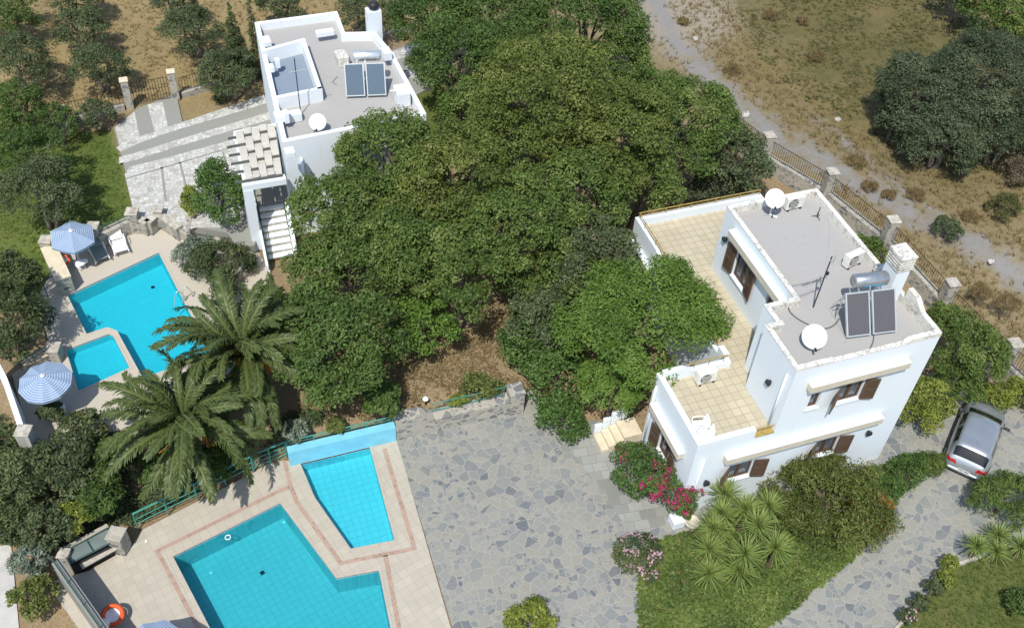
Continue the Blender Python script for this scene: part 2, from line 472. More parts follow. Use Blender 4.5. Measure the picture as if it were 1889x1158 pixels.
def pooltile(name, col, line, w, ang, lw=.02):
    n = NT(name); p = n.pos()
    r = n.n("ShaderNodeVectorRotate", {"Vector": p, "Angle": ang}, rotation_type='Z_AXIS').outputs[0]
    wob = n.n("ShaderNodeTexNoise", {"Vector": p, "Scale": 1.5, "Detail": 2.0}).outputs["Color"]
    wob = n.n("ShaderNodeVectorMath", {0: wob, "Scale": .12}, operation='SCALE').outputs[0]
    r = n.n("ShaderNodeVectorMath", {0: r, 1: wob}, operation='ADD').outputs[0]
    wob2 = n.n("ShaderNodeTexNoise", {"Vector": p, "Scale": 7.0, "Detail": 2.0}).outputs["Color"]
    r = n.n("ShaderNodeVectorMath", {0: r, 1: n.n("ShaderNodeVectorMath", {0: wob2, "Scale": .06}, operation='SCALE').outputs[0]}, operation='ADD').outputs[0]
    b = n.n("ShaderNodeTexBrick", {"Vector": r, "Color1": tuple(c * .95 for c in col), "Color2": col, "Mortar": line, "Scale": 1.0, "Mortar Size": lw, "Mortar Smooth": .6, "Brick Width": w, "Row Height": w}, offset=0.0)
    # light focused by ripples is left to the renderer; only tile-to-tile variation here
    return n.done(n.bsdf(b.outputs["Color"], .5, 0, None, .2))
M['pt1'] = pooltile("pool_mosaic_teal", (.29, .47, .50), (.22, .37, .41), .27, -.27, .016)
M['pt2'] = pooltile("pool_mosaic_cyan", (.34, .53, .56), (.31, .49, .53), .25, -.38, .012)
M['pt3'] = pooltile("pool_mosaic_blue", (.42, .60, .62), (.30, .46, .51), .28, -.02, .016)
M['bluewall'] = pm("blue_pool_paint", (.19, .52, .66), .7, sc=1.5, amt=.12)
def watermat(name, tint, rs, rb):
    n = NT(name); p = n.pos()
    h = n.math('ADD', n.noise(p, rs, 4, .6), n.math('MULTIPLY', n.noise(p, rs * 3.1, 3, .6), .5))
    nm = n.bump(h, rb, .05)
    fr = n.n("ShaderNodeFresnel", {"IOR": 1.33, "Normal": nm}).outputs[0]
    tr = n.n("ShaderNodeBsdfTransparent", {"Color": tint})
    gl = n.n("ShaderNodeBsdfGlossy", {"Color": (1, 1, 1), "Roughness": .04, "Normal": nm})
    return n.done(n.n("ShaderNodeMixShader", {0: fr, 1: tr.outputs[0], 2: gl.outputs[0]}))
M['w1'] = watermat("pool_water_teal", (.34, .86, .92), 3.0, .22)
M['w2'] = watermat("pool_water_cyan", (.22, .86, .95), 3.5, .35)
M['w3'] = watermat("pool_water_blue", (.33, .86, .95), 2.5, .12)

G1 = [(0, (.042, .074, .016)), (.45, (.098, .155, .034)), (.8, (.155, .212, .052)), (1, (.24, .27, .09))]
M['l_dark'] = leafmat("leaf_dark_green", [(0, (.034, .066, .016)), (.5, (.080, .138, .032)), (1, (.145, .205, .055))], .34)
M['l_mid'] = leafmat("leaf_mid_green", G1, .34)
M['l_warm'] = leafmat("leaf_warm_green", [(0, (.050, .076, .016)), (.5, (.118, .160, .034)), (.85, (.180, .215, .054)), (1, (.27, .265, .09))], .34)
M['l_bright'] = leafmat("leaf_bright_green", [(0, (.050, .098, .016)), (.5, (.115, .20, .034)), (1, (.19, .275, .065))], .36)
M['l_olive'] = leafmat("leaf_olive", [(0, (.034, .050, .024)), (.5, (.072, .096, .046)), (1, (.13, .155, .085))], .18)
M['l_oliveg'] = leafmat("leaf_olive_green", [(0, (.036, .054, .022)), (.5, (.082, .110, .046)), (1, (.145, .172, .084))], .25)
M['l_lime'] = leafmat("leaf_lime", [(0, (0.072, 0.109, 0.017)), (.5, (0.174, 0.217, 0.036)), (1, (0.319, 0.334, 0.072))], .3)
M['l_conif'] = leafmat("leaf_conifer", [(0, (0.029, 0.049, 0.019)), (.5, (0.065, 0.090, 0.032)), (1, (0.145, 0.167, 0.065))], .12)
M['l_ivy'] = leafmat("leaf_ivy", [(0, (0.035, 0.072, 0.017)), (.5, (0.075, 0.142, 0.032)), (1, (0.131, 0.203, 0.051))], .25)
M['l_brown'] = leafmat("leaf_shrub_olive", [(0, (.055, .078, .020)), (.5, (.125, .158, .040)), (.8, (.185, .215, .062)), (1, (.25, .25, .09))], .3)
M['l_orange'] = leafmat("orange_tinged_leaves", [(0, (.12, .08, .02)), (.5, (.26, .13, .03)), (1, (.38, .20, .05))], .25)
M['l_grass'] = leafmat("leaf_groundcover", [(0, (0.046, 0.075, 0.017)), (.5, (0.102, 0.152, 0.032)), (1, (0.189, 0.232, 0.058))], .25)
M['l_yucca'] = leafmat("leaf_yucca", [(0, (.085, .125, .030)), (.5, (.19, .255, .066)), (1, (.33, .37, .13))], .22, .45)
M['l_palm'] = leafmat("leaf_palm", [(0, (.026, .044, .013)), (.5, (.064, .092, .026)), (.85, (.115, .145, .044)), (1, (.22, .23, .08))], .2, .42)
M['l_grey'] = leafmat("leaf_grey_green", [(0, (0.072, 0.094, 0.065)), (.5, (0.145, 0.181, 0.131)), (1, (0.261, 0.304, 0.232))], .15)
M['dry'] = leafmat("dry_grass", [(0, (.13, .095, .045)), (.5, (.22, .165, .078)), (1, (.32, .25, .125))], .2, .8)
M['weed'] = leafmat("field_weeds", [(0, (.055, .065, .022)), (.5, (.10, .105, .035)), (1, (.17, .15, .06))], .2, .8)
# ------------------------------------------------------------------ ground and paved levels
D2 = poly(1.0, (80,530),(65,550),(95,645),(22,690),(50,790),(90,830),(150,812),(230,790),(330,735),(420,690),(470,620),(505,560),(498,500),(470,455),(455,425),(345,425),(318,398),(250,408),(180,436),(112,470))
POOL2 = poly(1.0, (124.5,545),(292.7,466.5),(389,652),(264,697.6),(216,610),(198,603.5),(160,616))
KID = poly(1.0, (122,645.5),(200.8,616),(209.6,621),(239,678.5),(145,721))
D1 = poly(0.0, (469.6,870.4),(491.7,856),(523,848.4)) + [(-14.02, 6.95), (-9.64, 6.95)] + poly(0.0, (735,822),(870,1290),(240,1290),(85,1075),(165,1051.7),(244.7,1005.4),(261.4,977))
POOL1 = poly(0.0, (319.3,1026),(517,927.7),(620.4,1066),(698.8,1051.5),(735,1230),(425,1230))
SMALL = poly(0.0, (554.3,855.4),(581,917.4),(647,1011.5),(727.7,995.8),(684.3,832.7))
SMALL = [(-13.61, 6.66)] + SMALL[1:4] + [(-10.78, 6.66)]
COURT = poly(1.6, (210,235),(255,200),(325,172),(338,232),(480,178),(800,66),(812,150),(700,215),(640,330),(500,345),(470,452),(440,460),(420,430),(358,418),(345,428),(300,410),(255,398),(235,330))
PATIO = [(-9.64, 6.8), (-4.2, 6.8)] + poly(0.0, (957,728),(990,716),(1015,775)) + [(-1.2, 5.2), (-1.2, 4.2), (-.1, 4.0), (9.3, 4.0), (10.2, 3.2), (14.6, 3.4), (17.2, 0), (17.5, -9), (10, -16), (-10.5, -16)] + poly(0.0, (865,1258))
LAWN_R = poly(0.0, (1960,985),(1880,1005),(1800,1035),(1750,1050),(1705,1100),(1650,1165),(1600,1240),(1960,1300))
BED = poly(0.0, (1290,975),(1215,1000),(1178,1060),(1180,1180),(1385,1180),(1480,1105),(1600,1005),(1650,925),(1690,880),(1740,850),(1690,840),(1600,865),(1480,900),(1380,930))
LAWN_L = poly(1.6, (-60,215),(95,235),(205,236),(232,310),(256,398),(175,428),(90,445),(88,470),(110,520),(40,545),(-60,560))
LAWN_B = poly(1.4, (755,165),(800,140),(880,190),(870,250),(760,260))
GOLD = poly(1.4, (-200,-120),(720,-120),(740,30),(480,170),(340,225),(230,190),(110,210),(-200,260))
FIELD = poly(1.0, (1330,-40),(1480,-80),(1740,-20),(1860,90),(1960,190),(1960,300),(1760,330),(1600,250),(1490,190),(1400,110))
PALE = poly(1.0, (1170,-60),(1330,-40),(1350,60),(1260,110),(1180,70))
ORANGE = poly(1.0, (1450,110),(1560,150),(1640,200),(1600,240),(1500,200),(1380,150),(1340,40))
TRACK = poly(1.0, (1170,-80),(1240,70),(1330,165),(1440,255),(1560,325),(1680,395),(1790,450),(1960,530))
TRACK2 = poly(1.0, (1500,215),(1580,280),(1660,345),(1720,390))
PATHR = poly(0.9, (1830,650),(1900,700),(1990,780))
PATHL = poly(-0.3, (-40,990),(20,1000),(35,1158),(20,1300),(-60,1300))
COURTP = poly(1.3, (1190,20),(1235,70),(1200,90))

def height(x, y):
    yb = np.interp(x, [-60, -22.99, -15.41, -14.3, -4.3], [-3, 5.3, 7.1, 7.05, 7.05])
    low = np.interp(x, [-24, -21, -15.5, -14.4], [-.30, -.15, -.1, 0.])
    w = np.interp(x, [-16, -14.2], [4.0, .35])
    hl = low + (0.86 - low) * sstep(0, 1, (y - yb) / w)
    hr = sstep(4.2, 9.5, y)
    k = sstep(-4.6, -3.2, x)
    h = hl * (1 - k) + hr * k
    h = h + .6 * sstep(20.2, 22.6, y) * (1 - sstep(-6, -1, x))
    und = .10 * np.sin(x * .23 + 1.3) * np.sin(y * .19) + .06 * np.sin(x * .61 + y * .37)
    h = h + und * sstep(18, 30, np.maximum(y - 14, np.abs(x - 4) + 3)) + 0.5 * sstep(40, 200, np.hypot(x, y - 15))
    return h
def hz(x, y):
    return float(height(np.array([float(x)]), np.array([float(y)]))[0])

def axis_vals(a, b, st, far):
    c = list(np.arange(a, b + 1e-6, st)); d = st; lo, hi = a, b
    while hi < far:
        d *= 1.35; hi += d; lo -= d; c = [lo] + c + [hi]
    return np.array(c)
gx = axis_vals(-30, 36, .4, 700); gy = axis_vals(-14, 52, .4, 700)
X, Y = np.meshgrid(gx, gy); H = height(X, Y)
for P, zz in ((COURT, 1.6), (D2, 1.0), (D1, 0.0), (PATIO, 0.0), (PATHL, -.3)):
    d = sdist(X, Y, P); H = np.where(d > -.15, zz - .06, H)
for P in (POOL1, POOL2, KID, SMALL):
    d = sdist(X, Y, P); H = np.where(d > -.45, -2.5, H)
nyv, nxv = X.shape
V = np.stack([X, Y, H], -1).reshape(-1, 3)
idx = np.arange(nyv * nxv).reshape(nyv, nxv)
F = np.stack([idx[:-1, :-1], idx[:-1, 1:], idx[1:, 1:], idx[1:, :-1]], -1).reshape(-1, 4)

n = NT("ground_earth_and_grass"); p = n.pos()
def at(nm): return n.n("ShaderNodeAttribute", attribute_name=nm).outputs["Fac"]
b1 = n.noise(p, .35, 6, .65); b2 = n.noise(p, 1.7, 6, .7); b3 = n.noise(p, 9, 5, .7); b4 = n.noise(p, 34, 4, .7)
def msk(nm, soft=.35, f=b2):
    return n.mapr(n.math('ADD', at(nm), n.math('MULTIPLY', n.math('SUBTRACT', f, .5), 1.9)), .5 - soft / 2, .5 + soft / 2)
soil = n.ramp(b3, [(.28, (.165, .115, .064)), (.5, (.235, .175, .10)), (.72, (.31, .24, .15))])
gold = n.ramp(n.math('ADD', n.math('MULTIPLY', b3, .6), n.math('MULTIPLY', b2, .4)), [(.3, (.15, .112, .05)), (.5, (.245, .187, .09)), (.68, (.33, .26, .135))])
gold = n.mix(n.mapr(b1, .52, .72, 0, .55), gold, (.19, .16, .075))
lawn = n.ramp(n.math('ADD', n.math('MULTIPLY', b4, .5), n.math('MULTIPLY', b2, .5)), [(.33, (.045, .070, .014)), (.5, (.085, .120, .026)), (.7, (.145, .155, .048))])
lawn = n.mix(n.mapr(b1, .5, .75, 0, .6), lawn, (.155, .145, .05))
field = n.ramp(n.math('ADD', n.math('MULTIPLY', b3, .55), n.math('MULTIPLY', b1, .45)), [(.36, (.070, .072, .026)), (.5, (.115, .100, .040)), (.64, (.17, .132, .058))])
orange = n.ramp(b3, [(.3, (.15, .095, .032)), (.5, (.25, .165, .058)), (.7, (.34, .25, .10))])
grav = n.ramp(b4, [(.3, (.165, .16, .15)), (.55, (.24, .232, .22)), (.75, (.31, .30, .28))])
pale = n.ramp(b3, [(.3, (.21, .18, .13)), (.7, (.34, .30, .235))])
scrub = n.ramp(n.math('ADD', n.math('MULTIPLY', b3, .5), n.math('MULTIPLY', b2, .5)), [(.34, (.125, .10, .052)), (.5, (.20, .158, .085)), (.66, (.28, .23, .14))])
c = n.mix(msk('scrub', .4), soil, scrub)
c = n.mix(msk('gold', .4), c, gold)
c = n.mix(msk('orange', .5), c, orange)
c = n.mix(msk('field', .5), c, field)
c = n.mix(msk('pale', .4, b3), c, pale)
c = n.mix(msk('gravel', .45, n.noise(p, .9, 7, .75)), c, grav)
c = n.mix(msk('lawn', .3, b3), c, lawn)
M['ground'] = n.done(n.bsdf(c, .95, 0, n.bump(n.math('ADD', b2, n.math('MULTIPLY', b4, .5)), .5, .04), .12))

g = raw_mesh("ground", V, F, M['ground'], smooth=True)
tag(g, "dry earth and grass around the two villas", None, None, 'structure')
def vat(nm, val):
    a = g.data.attributes.new(nm, 'FLOAT', 'POINT'); a.data.foreach_set("value", np.asarray(val, np.float32).ravel())
def pmask(P, w=1.2): return np.clip(.5 + sdist(X, Y, P) / w * .5, 0, 1)
vat('field', pmask(FIELD, 7.0)); vat('gold', pmask(GOLD, 2.0)); vat('orange', pmask(ORANGE, 4.0) * .7)
vat('pale', np.maximum(pmask(PALE, 2.0), np.clip(1.0 - ldist(X, Y, PATHR) / 1.1, 0, 1)))
vat('lawn', np.maximum(np.maximum(pmask(LAWN_L, .6), pmask(LAWN_B, .8)), 0))
vat('gravel', np.maximum(np.clip(.70 - ldist(X, Y, TRACK) / 3.0, 0, 1), np.clip(.55 - ldist(X, Y, TRACK2) / 1.6, 0, 1)))
SCRUB = [(14.2, 17.5), (15.6, 10), (16.6, 6), (17.8, 0), (60, -20), (200, 60), (60, 120), (-3, 60), (-2, 36), (2, 33)]
vat('scrub', pmask(SCRUB, 1.5))

# flat levels
sheet("courtyard", COURT, 1.6, M['concrete'])
def strip(nm, pts, mat, z): return sheet(nm, poly(z, *pts), z, mat, skirt=0)
strip("stone_paving", [(214,272),(222,280),(262,262),(332,238),(462,200),(800,88),(800,70),(460,184),(338,225),(258,252)], M['court'], 1.604)
strip("stone_paving", [(219,302),(248,296),(330,270),(410,246),(462,231),(780,138),(782,122),(460,218),(408,234),(328,258),(250,282),(220,290)], M['court'], 1.604)
strip("stone_paving", [(230,322),(238,308),(304,292),(428,258),(470,252),(480,330),(420,420),(362,420),(345,424),(300,408),(248,396)], M['court'], 1.604)
strip("stone_paving", [(212,236),(248,206),(259,256),(222,271)], M['court'], 1.609)
strip("stone_paving", [(272,193),(300,188),(311,238),(286,246)], M['court'], 1.609)
# grey joints that divide the main paving into bays
for a, b in (((298,308),(306,372)), ((332,300),(345,352)), ((411,280),(420,312)), ((232,330),(428,272))):
    A, B = np.array(un2(*a, 1.6)), np.array(un2(*b, 1.6)); d = (B - A) / np.linalg.norm(B - A); q = np.array([-d[1], d[0]]) * .055
    sheet("paving_joint", [tuple(A - q), tuple(B - q), tuple(B + q), tuple(A + q)], 1.6125, M['concrete'], skirt=0)
M['deck2'] = pm("speckled_deck_screed", (.45, .41, .335), .85, sc=26, amt=.14, bump=.1)
sheet("upper_pool_deck", D2, 1.0, M['deck2'], holes=(POOL2, KID), skirt=.6)
sheet("lower_pool_deck", D1, 0.0, M['deck1'], holes=(POOL1, SMALL), skirt=.6)
sheet("patio", PATIO, 0.0, M['patio'], skirt=.3)
strip_pts = [[(1053,832),(1075,806),(1130,800),(1190,870),(1245,960),(1165,990),(1120,915)]]
for q in strip_pts: strip("slab_path", q, M['gstone'], .004)
M['lawnmat'] = NT("lawn_turf")
n = M['lawnmat']; p = n.pos()
c = n.ramp(n.math('ADD', n.math('MULTIPLY', n.noise(p, 30, 4, .7), .45), n.math('MULTIPLY', n.noise(p, 1.3, 6, .7), .55)), [(.34, (.06, .07, .022)), (.5, (.095, .115, .032)), (.68, (.150, .150, .055))])
c = n.mix(n.mapr(n.noise(p, .5, 4, .6), .5, .7, 0, .6), c, (.14, .125, .048))
M['lawnmat'] = n.done(n.bsdf(c, .95, 0, n.bump(n.noise(p, 26, 4, .7), .7, .04), .1))
sheet("lawn", LAWN_R, .006, M['lawnmat'], skirt=0)
sheet("planting_bed", BED, .008, M['soil'], skirt=0)
sheet("pale_path", PATHL, -.3, M['path'], skirt=.2)
# steps of darker tile let into the lower pool deck
def band(pts, w=.17):
    P = [np.array(un2(x, y, 0)) for x, y in pts]; m = MB(); L = []; R = []
    for i, q in enumerate(P):
        d1 = P[i] - P[i - 1] if i else P[1] - P[0]; d2 = P[i + 1] - P[i] if i < len(P) - 1 else d1
        d1 = d1 / np.linalg.norm(d1); d2 = d2 / np.linalg.norm(d2)
        n1 = np.array([-d1[1], d1[0]]) + np.array([-d2[1], d2[0]]); n1 = n1 * (w / 2) * 2 / max(.5, n1 @ n1)
        L.append(q + n1); R.append(q - n1)
    V = [(*a, .005) for a in L] + [(*a, .005) for a in R]; k = len(P)
    m.add(V, [(k + i, k + i + 1, i + 1, i) for i in range(k - 1)])
    o = m.build("border_strip", M['band']); o["kind"] = 'structure'
band([(525,850),(536,896.7),(548,925.6),(628.6,1038),(764.8,1011),(709,827.5)])
band([(533,898),(520,902.5),(289.7,1015.7),(358,1143),(420,1258)])
band([(711,1023.5),(736,1158),(757,1258)])

# ------------------------------------------------------------------ swimming pools
def pool(name, label, P, z, depth, wl, mt, mw, rim=.05):
    P = ccw(P); c = np.mean(np.array(P), 0)
    t = thing(name, label, "pool", (float(c[0]), float(c[1]), z - depth))
    n_ = len(P); m = MB()
    V = [(x, y, z) for x, y in P] + [(x, y, z - depth) for x, y in P]
    m.add(V, [((i + 1) % n_, i, n_ + i, n_ + (i + 1) % n_) for i in range(n_)] + [tuple(range(n_, 2 * n_))])
    m.build("basin", mt, t)
    w = MB(); tri = geometry.tessellate_polygon([[Vector((x, y, 0)) for x, y in P]])
    F = []
    for a, b, c3 in tri:
        A, B, C3 = (np.array(P[i]) for i in (a, b, c3))
        F.append((a, b, c3) if np.cross(B - A, C3 - A) > 0 else (c3, b, a))
    w.add([(x, y, z - wl) for x, y in P], F); w.build("water", mw, t)
    # rounded bullnose lip, a few millimetres proud of the deck
    q = inset(P, -.10); r_ = MB()
    V = [(x, y, z + .018) for x, y in q] + [(x, y, z + .018) for x, y in P] + [(x, y, z - .06) for x, y in P] + [(x, y, z) for x, y in q]
    F = []
    for i in range(n_):
        j = (i + 1) % n_
        F += [(i, j, n_ + j, n_ + i), (n_ + i, n_ + j, 2 * n_ + j, 2 * n_ + i), (3 * n_ + i, 3 * n_ + j, j, i)]
    r_.add(V, F)
    r_.build("edge_lip", M['deck2'] if z > .5 else M['deck1'], t)
    return t
pl1 = pool("swimming_pool", "large teal swimming pool with gridded tile floor at the bottom edge of the photo", POOL1, 0.0, 1.05, .10, M['pt1'], M['w1'])
pl2 = pool("swimming_pool", "bright cyan swimming pool of the far villa beside the palms", POOL2, 1.0, .75, .10, M['pt2'], M['w2'])
pl3 = pool("paddling_pool", "small pale cyan paddling pool between the two blue parasols", KID, 1.0, .38, .08, M['pt2'], M['w2'])
pl4 = pool("paddling_pool", "blue tapering paddling pool with square tile lines below the blue wall", SMALL, 0.0, .50, .08, M['pt3'], M['w3'])
def disc(P, r, mat, nm, par, n_=12, h=.02):
    m = MB(); m.lathe([(0, 0), (r, 0), (r, h), (0, h)][1:3] + [(0.0, h)], P, n_); return m.build(nm, mat, par)
q = un(484, 1056, -1.05); m = MB(); m.box((q[0], q[1], -1.04), (.16, .16, .02), .4); m.build("floor_drain", M['dark'], pl1)
q = un(282, 530, .25); m = MB(); m.lathe([(.09, 0), (.09, .02), (0, .02)], (q[0], q[1], .25), 12); m.build("floor_drain", M['dark'], pl2)
for px, py in ((524, 962), (389, 1055)):
    q = un(px, py, -1.0); disc((q[0], q[1], -1.045), .05, M['wplastic'], "inlet", pl1)
m = MB(); a = un(704, 834, -.3); m.lathe([(.05, 0), (.05, .02), (0, .02)], (a[0], 6.64, -.2), 10, Matrix.Rotation(math.pi / 2, 3, 'X')); m.build("inlet", M['dark'], pl4)
# white float ring on the large pool
q = un(420, 989, -.05); m = MB()
R_ = .10; V = []; Fq = []
for i in range(14):
    for k in range(6):
        a, b = 2 * math.pi * i / 14, 2 * math.pi * k / 6
        V.append((q[0] + (R_ + .018 * math.cos(b)) * math.cos(a), q[1] + (R_ + .018 * math.cos(b)) * math.sin(a), -.10 + .018 * math.sin(b)))
        Fq.append((i * 6 + k, i * 6 + (k + 1) % 6, ((i + 1) % 14) * 6 + (k + 1) % 6, ((i + 1) % 14) * 6 + k))
m.add(V, Fq); o = m.build("float_ring", M['wplastic'], None, smooth=True)
tag(o, "thin white ring floating in the large teal pool", "ring")
# ladder rails of the upper pool
c0 = un(345, 552, 1.0)
t = thing("pool_ladder", "bent metal handrails of the ladder at the cyan pool", "ladder", c0)
for px, py in ((338, 557), (352, 549)):
    a = un(px, py, 1.0); d = np.array(un(px - 12, py + 6, 1.0)) - np.array(a); d = d / np.linalg.norm(d)
    m = MB(); pts = []
    for k in range(9):
        s_ = k / 8; pts.append((a[0] + d[0] * .55 * s_ - d[0] * .1, a[1] + d[1] * .55 * s_ - d[1] * .1, 1.0 + .75 * math.sin(math.pi * min(1, .12 + s_ * .88)) - (.0 if s_ < .8 else .3 * (s_ - .8) * 5)))
    pts = [(a[0] - d[0] * .1, a[1] - d[1] * .1, 1.0)] + pts
    m.tube(pts, .022, 6); m.build("handrail", M['alu'], t, smooth=True)
# ------------------------------------------------------------------ houses: shared pieces
def wall_holes(m, T, u0, u1, z0, z1, holes, depth=.2):
    us = sorted({u0, u1, *[h[0] for h in holes], *[h[1] for h in holes]})
    zs = sorted({z0, z1, *[h[2] for h in holes], *[h[3] for h in holes]})
    for i in range(len(us) - 1):
        for j in range(len(zs) - 1):
            uc, zc = (us[i] + us[i + 1]) / 2, (zs[j] + zs[j + 1]) / 2
            if any(h[0] < uc < h[1] and h[2] < zc < h[3] for h in holes): continue
            m.add([T(us[i], 0, zs[j]), T(us[i + 1], 0, zs[j]), T(us[i + 1], 0, zs[j + 1]), T(us[i], 0, zs[j + 1])], [(0, 1, 2, 3)])
    for a, b, c, d in holes:
        for (p, q) in (((a, c), (b, c)), ((b, c), (b, d)), ((b, d), (a, d)), ((a, d), (a, c))):
            m.add([T(p[0], 0, p[1]), T(q[0], 0, q[1]), T(q[0], -depth, q[1]), T(p[0], -depth, p[1])], [(0, 1, 2, 3)])
def tbox(m, T, u0, u1, w0, w1, z0, z1):
    V = [T(u, w, z) for z in (z0, z1) for u, w in ((u0, w0), (u1, w0), (u1, w1), (u0, w1))]
    m.add(V, [(0, 3, 2, 1), (4, 5, 6, 7), (0, 1, 5, 4), (1, 2, 6, 5), (2, 3, 7, 6), (3, 0, 4, 7)])
def window(house, T, u0, u1, z0, z1, shutters=(1, 1), ang=(36, 13), sill=True, mullion=True, sw=None, ajar=None):
    f = MB(); fw = .075
    tbox(f, T, u0, u0 + fw, -.19, -.10, z0, z1); tbox(f, T, u1 - fw, u1, -.19, -.10, z0, z1)
    tbox(f, T, u0 + fw, u1 - fw, -.19, -.10, z0, z0 + fw); tbox(f, T, u0 + fw, u1 - fw, -.19, -.10, z1 - fw, z1)
    if mullion: tbox(f, T, (u0 + u1) / 2 - .05, (u0 + u1) / 2 + .05, -.185, -.085, z0 + fw, z1 - fw)
    w = f.build("window", M['frame'], house)
    g = MB(); tbox(g, T, u0 + fw, u1 - fw, -.165, -.15, z0 + fw, z1 - fw); g.build("pane", M['pane'], w)
    cu = MB(); k = 9
    for i in range(k):
        a = u0 + .1 + (u1 - u0 - .2) * i / k; b = u0 + .1 + (u1 - u0 - .2) * (i + 1) / k
        wv = -.30 - .03 * (i % 2)
        cu.add([T(a, wv, z0), T(b, -.33 - .03 * ((i + 1) % 2) + .03, z0), T(b, -.33 - .03 * ((i + 1) % 2) + .03, z1), T(a, wv, z1)], [(0, 1, 2, 3)])
    if sill:
        s_ = MB(); tbox(s_, T, u0 - .06, u1 + .06, -.10, .07, z0 - .06, z0 + .012); s_.build("sill", M['white'], w)
    for side, on in zip((-1, 1), shutters):
        if not on: continue
        wd = sw or (u1 - u0) / 2 + .04; h = u0 if side < 0 else u1
        a = math.radians(ang if not isinstance(ang, tuple) else ang[0 if side < 0 else 1])
        def S(r, q, z, h=h, side=side, a=a):
            return T(h + side * (r * math.cos(a) - q * math.sin(a)), .02 + r * math.sin(a) + q * math.cos(a), z)
        m = MB(); za, zb = z0 - .02, z1 + .02; st = .07
        for r0, r1, q0, q1, c0, c1 in ((0, st, 0, .045, za, zb), (wd - st, wd, 0, .045, za, zb), (st, wd - st, 0, .045, za, za + st), (st, wd - st, 0, .045, zb - st, zb), (st, wd - st, 0, .045, (za + zb) / 2 - .03, (za + zb) / 2 + .03)):
            V = [S(r, q, z) for z in (c0, c1) for r, q in ((r0, q0), (r1, q0), (r1, q1), (r0, q1))]
            m.add(V, [(0, 3, 2, 1), (4, 5, 6, 7), (0, 1, 5, 4), (1, 2, 6, 5), (2, 3, 7, 6), (3, 0, 4, 7)])
        nl = int((zb - za) / .055)
        for i in range(nl):      # louvre slats
            z = za + st + (zb - za - 2 * st) * (i + .5) / nl
            V = [S(st, .006, z - .026), S(wd - st, .006, z - .026), S(wd - st, .038, z + .02), S(st, .038, z + .02), S(st, .012, z - .026), S(wd - st, .012, z - .026), S(wd - st, .044, z + .02), S(st, .044, z + .02)]
            m.add(V, [(0, 1, 2, 3), (7, 6, 5, 4), (0, 4, 5, 1), (2, 6, 7, 3), (1, 5, 6, 2), (0, 3, 7, 4)])
        V = [S(r, q, z) for z in (za + .03, zb - .03) for r, q in ((.04, .018), (wd - .04, .018), (wd - .04, .026), (.04, .026))]
        m.add(V, [(0, 3, 2, 1), (4, 5, 6, 7), (0, 1, 5, 4), (1, 2, 6, 5), (2, 3, 7, 6), (3, 0, 4, 7)])
        m.build("shutter", M['shut'], w)
    return w
def hood(house, T, u0, u1, zt, w=.28, h=.30):
    m = MB(); tbox(m, T, u0, u1, 0, w, zt - h, zt); o = m.build("window_ledge", M['cream'], house)
    m = MB(); tbox(m, T, u0 - .005, u1 + .005, .002, w + .004, zt + .002, zt + .03); m.build("coping", M['white'], o)
def wlamp(house, T, u, z):
    m = MB(); tbox(m, T, u - .05, u + .05, 0, .06, z - .07, z + .07); tbox(m, T, u - .11, u + .11, .06, .17, z - .09, z + .06)
    m.build("wall_lamp", M['dark'], house)
def pipe(house, pts, r=.045):
    m = MB(); m.tube(pts, r, 8); m.build("drainpipe", M['white'], house, smooth=True)

# ------------------------------------------------------------------ near villa
NH = thing("villa", "white two-storey villa with tiled roof terrace and brown shutters in front", "house", (4.6, 4.0, 0))
XR, XN, XUP, XJ, YN, YJ, YU, YREC, XREC, YB = 9.25, 5.01, 3.24, 3.72, 3.25, 2.28, 8.74, 3.61, 2.92, 12.3
ZT, ZP, ZR, ZRP = 4.05, 4.46, 7.22, 7.5
Tf = lambda u, w, z: (u, -w, z)
Tl = lambda x: (lambda u, w, z: (x - w, u, z))
m = MB()
hf = [(1.72, 2.80, 1.45, 2.50), (5.55, 6.60, 1.50, 2.55)]
wall_holes(m, Tf, 0, XR, -.6, ZT, hf)
hl = [(1.45, 2.42, 1.22, 2.32)]
wall_holes(m, Tl(0), 0, YREC, -.6, ZT, hl)
wall_holes(m, lambda u, w, z: (u, YREC + w, z), 0, XREC, -.6, ZT, [])
hb = [(10.25, 11.15, 1.30, 2.5)]
wall_holes(m, Tl(XREC), YREC, YB, -.6, ZT, hb)
m.add([(XREC, YB, -.6), (XR, YB, -.6), (XR, YB, ZT), (XREC, YB, ZT), (XR, 0, -.6), (XR, 0, ZT)], [(1, 0, 3, 2), (4, 1, 2, 5)])
m.build("ground_floor_wall", M['white'], NH)
LOW = [(0, 0), (XR, 0), (XR, YB), (XREC, YB), (XREC, YREC), (0, YREC)]
m = MB(); LI = inset(LOW, .21); LI = ccw(LI)
m.add([(x, y, ZT) for x, y in LI], [tuple(range(len(LI)))]); m.build("terrace_floor", M['terr'], NH)
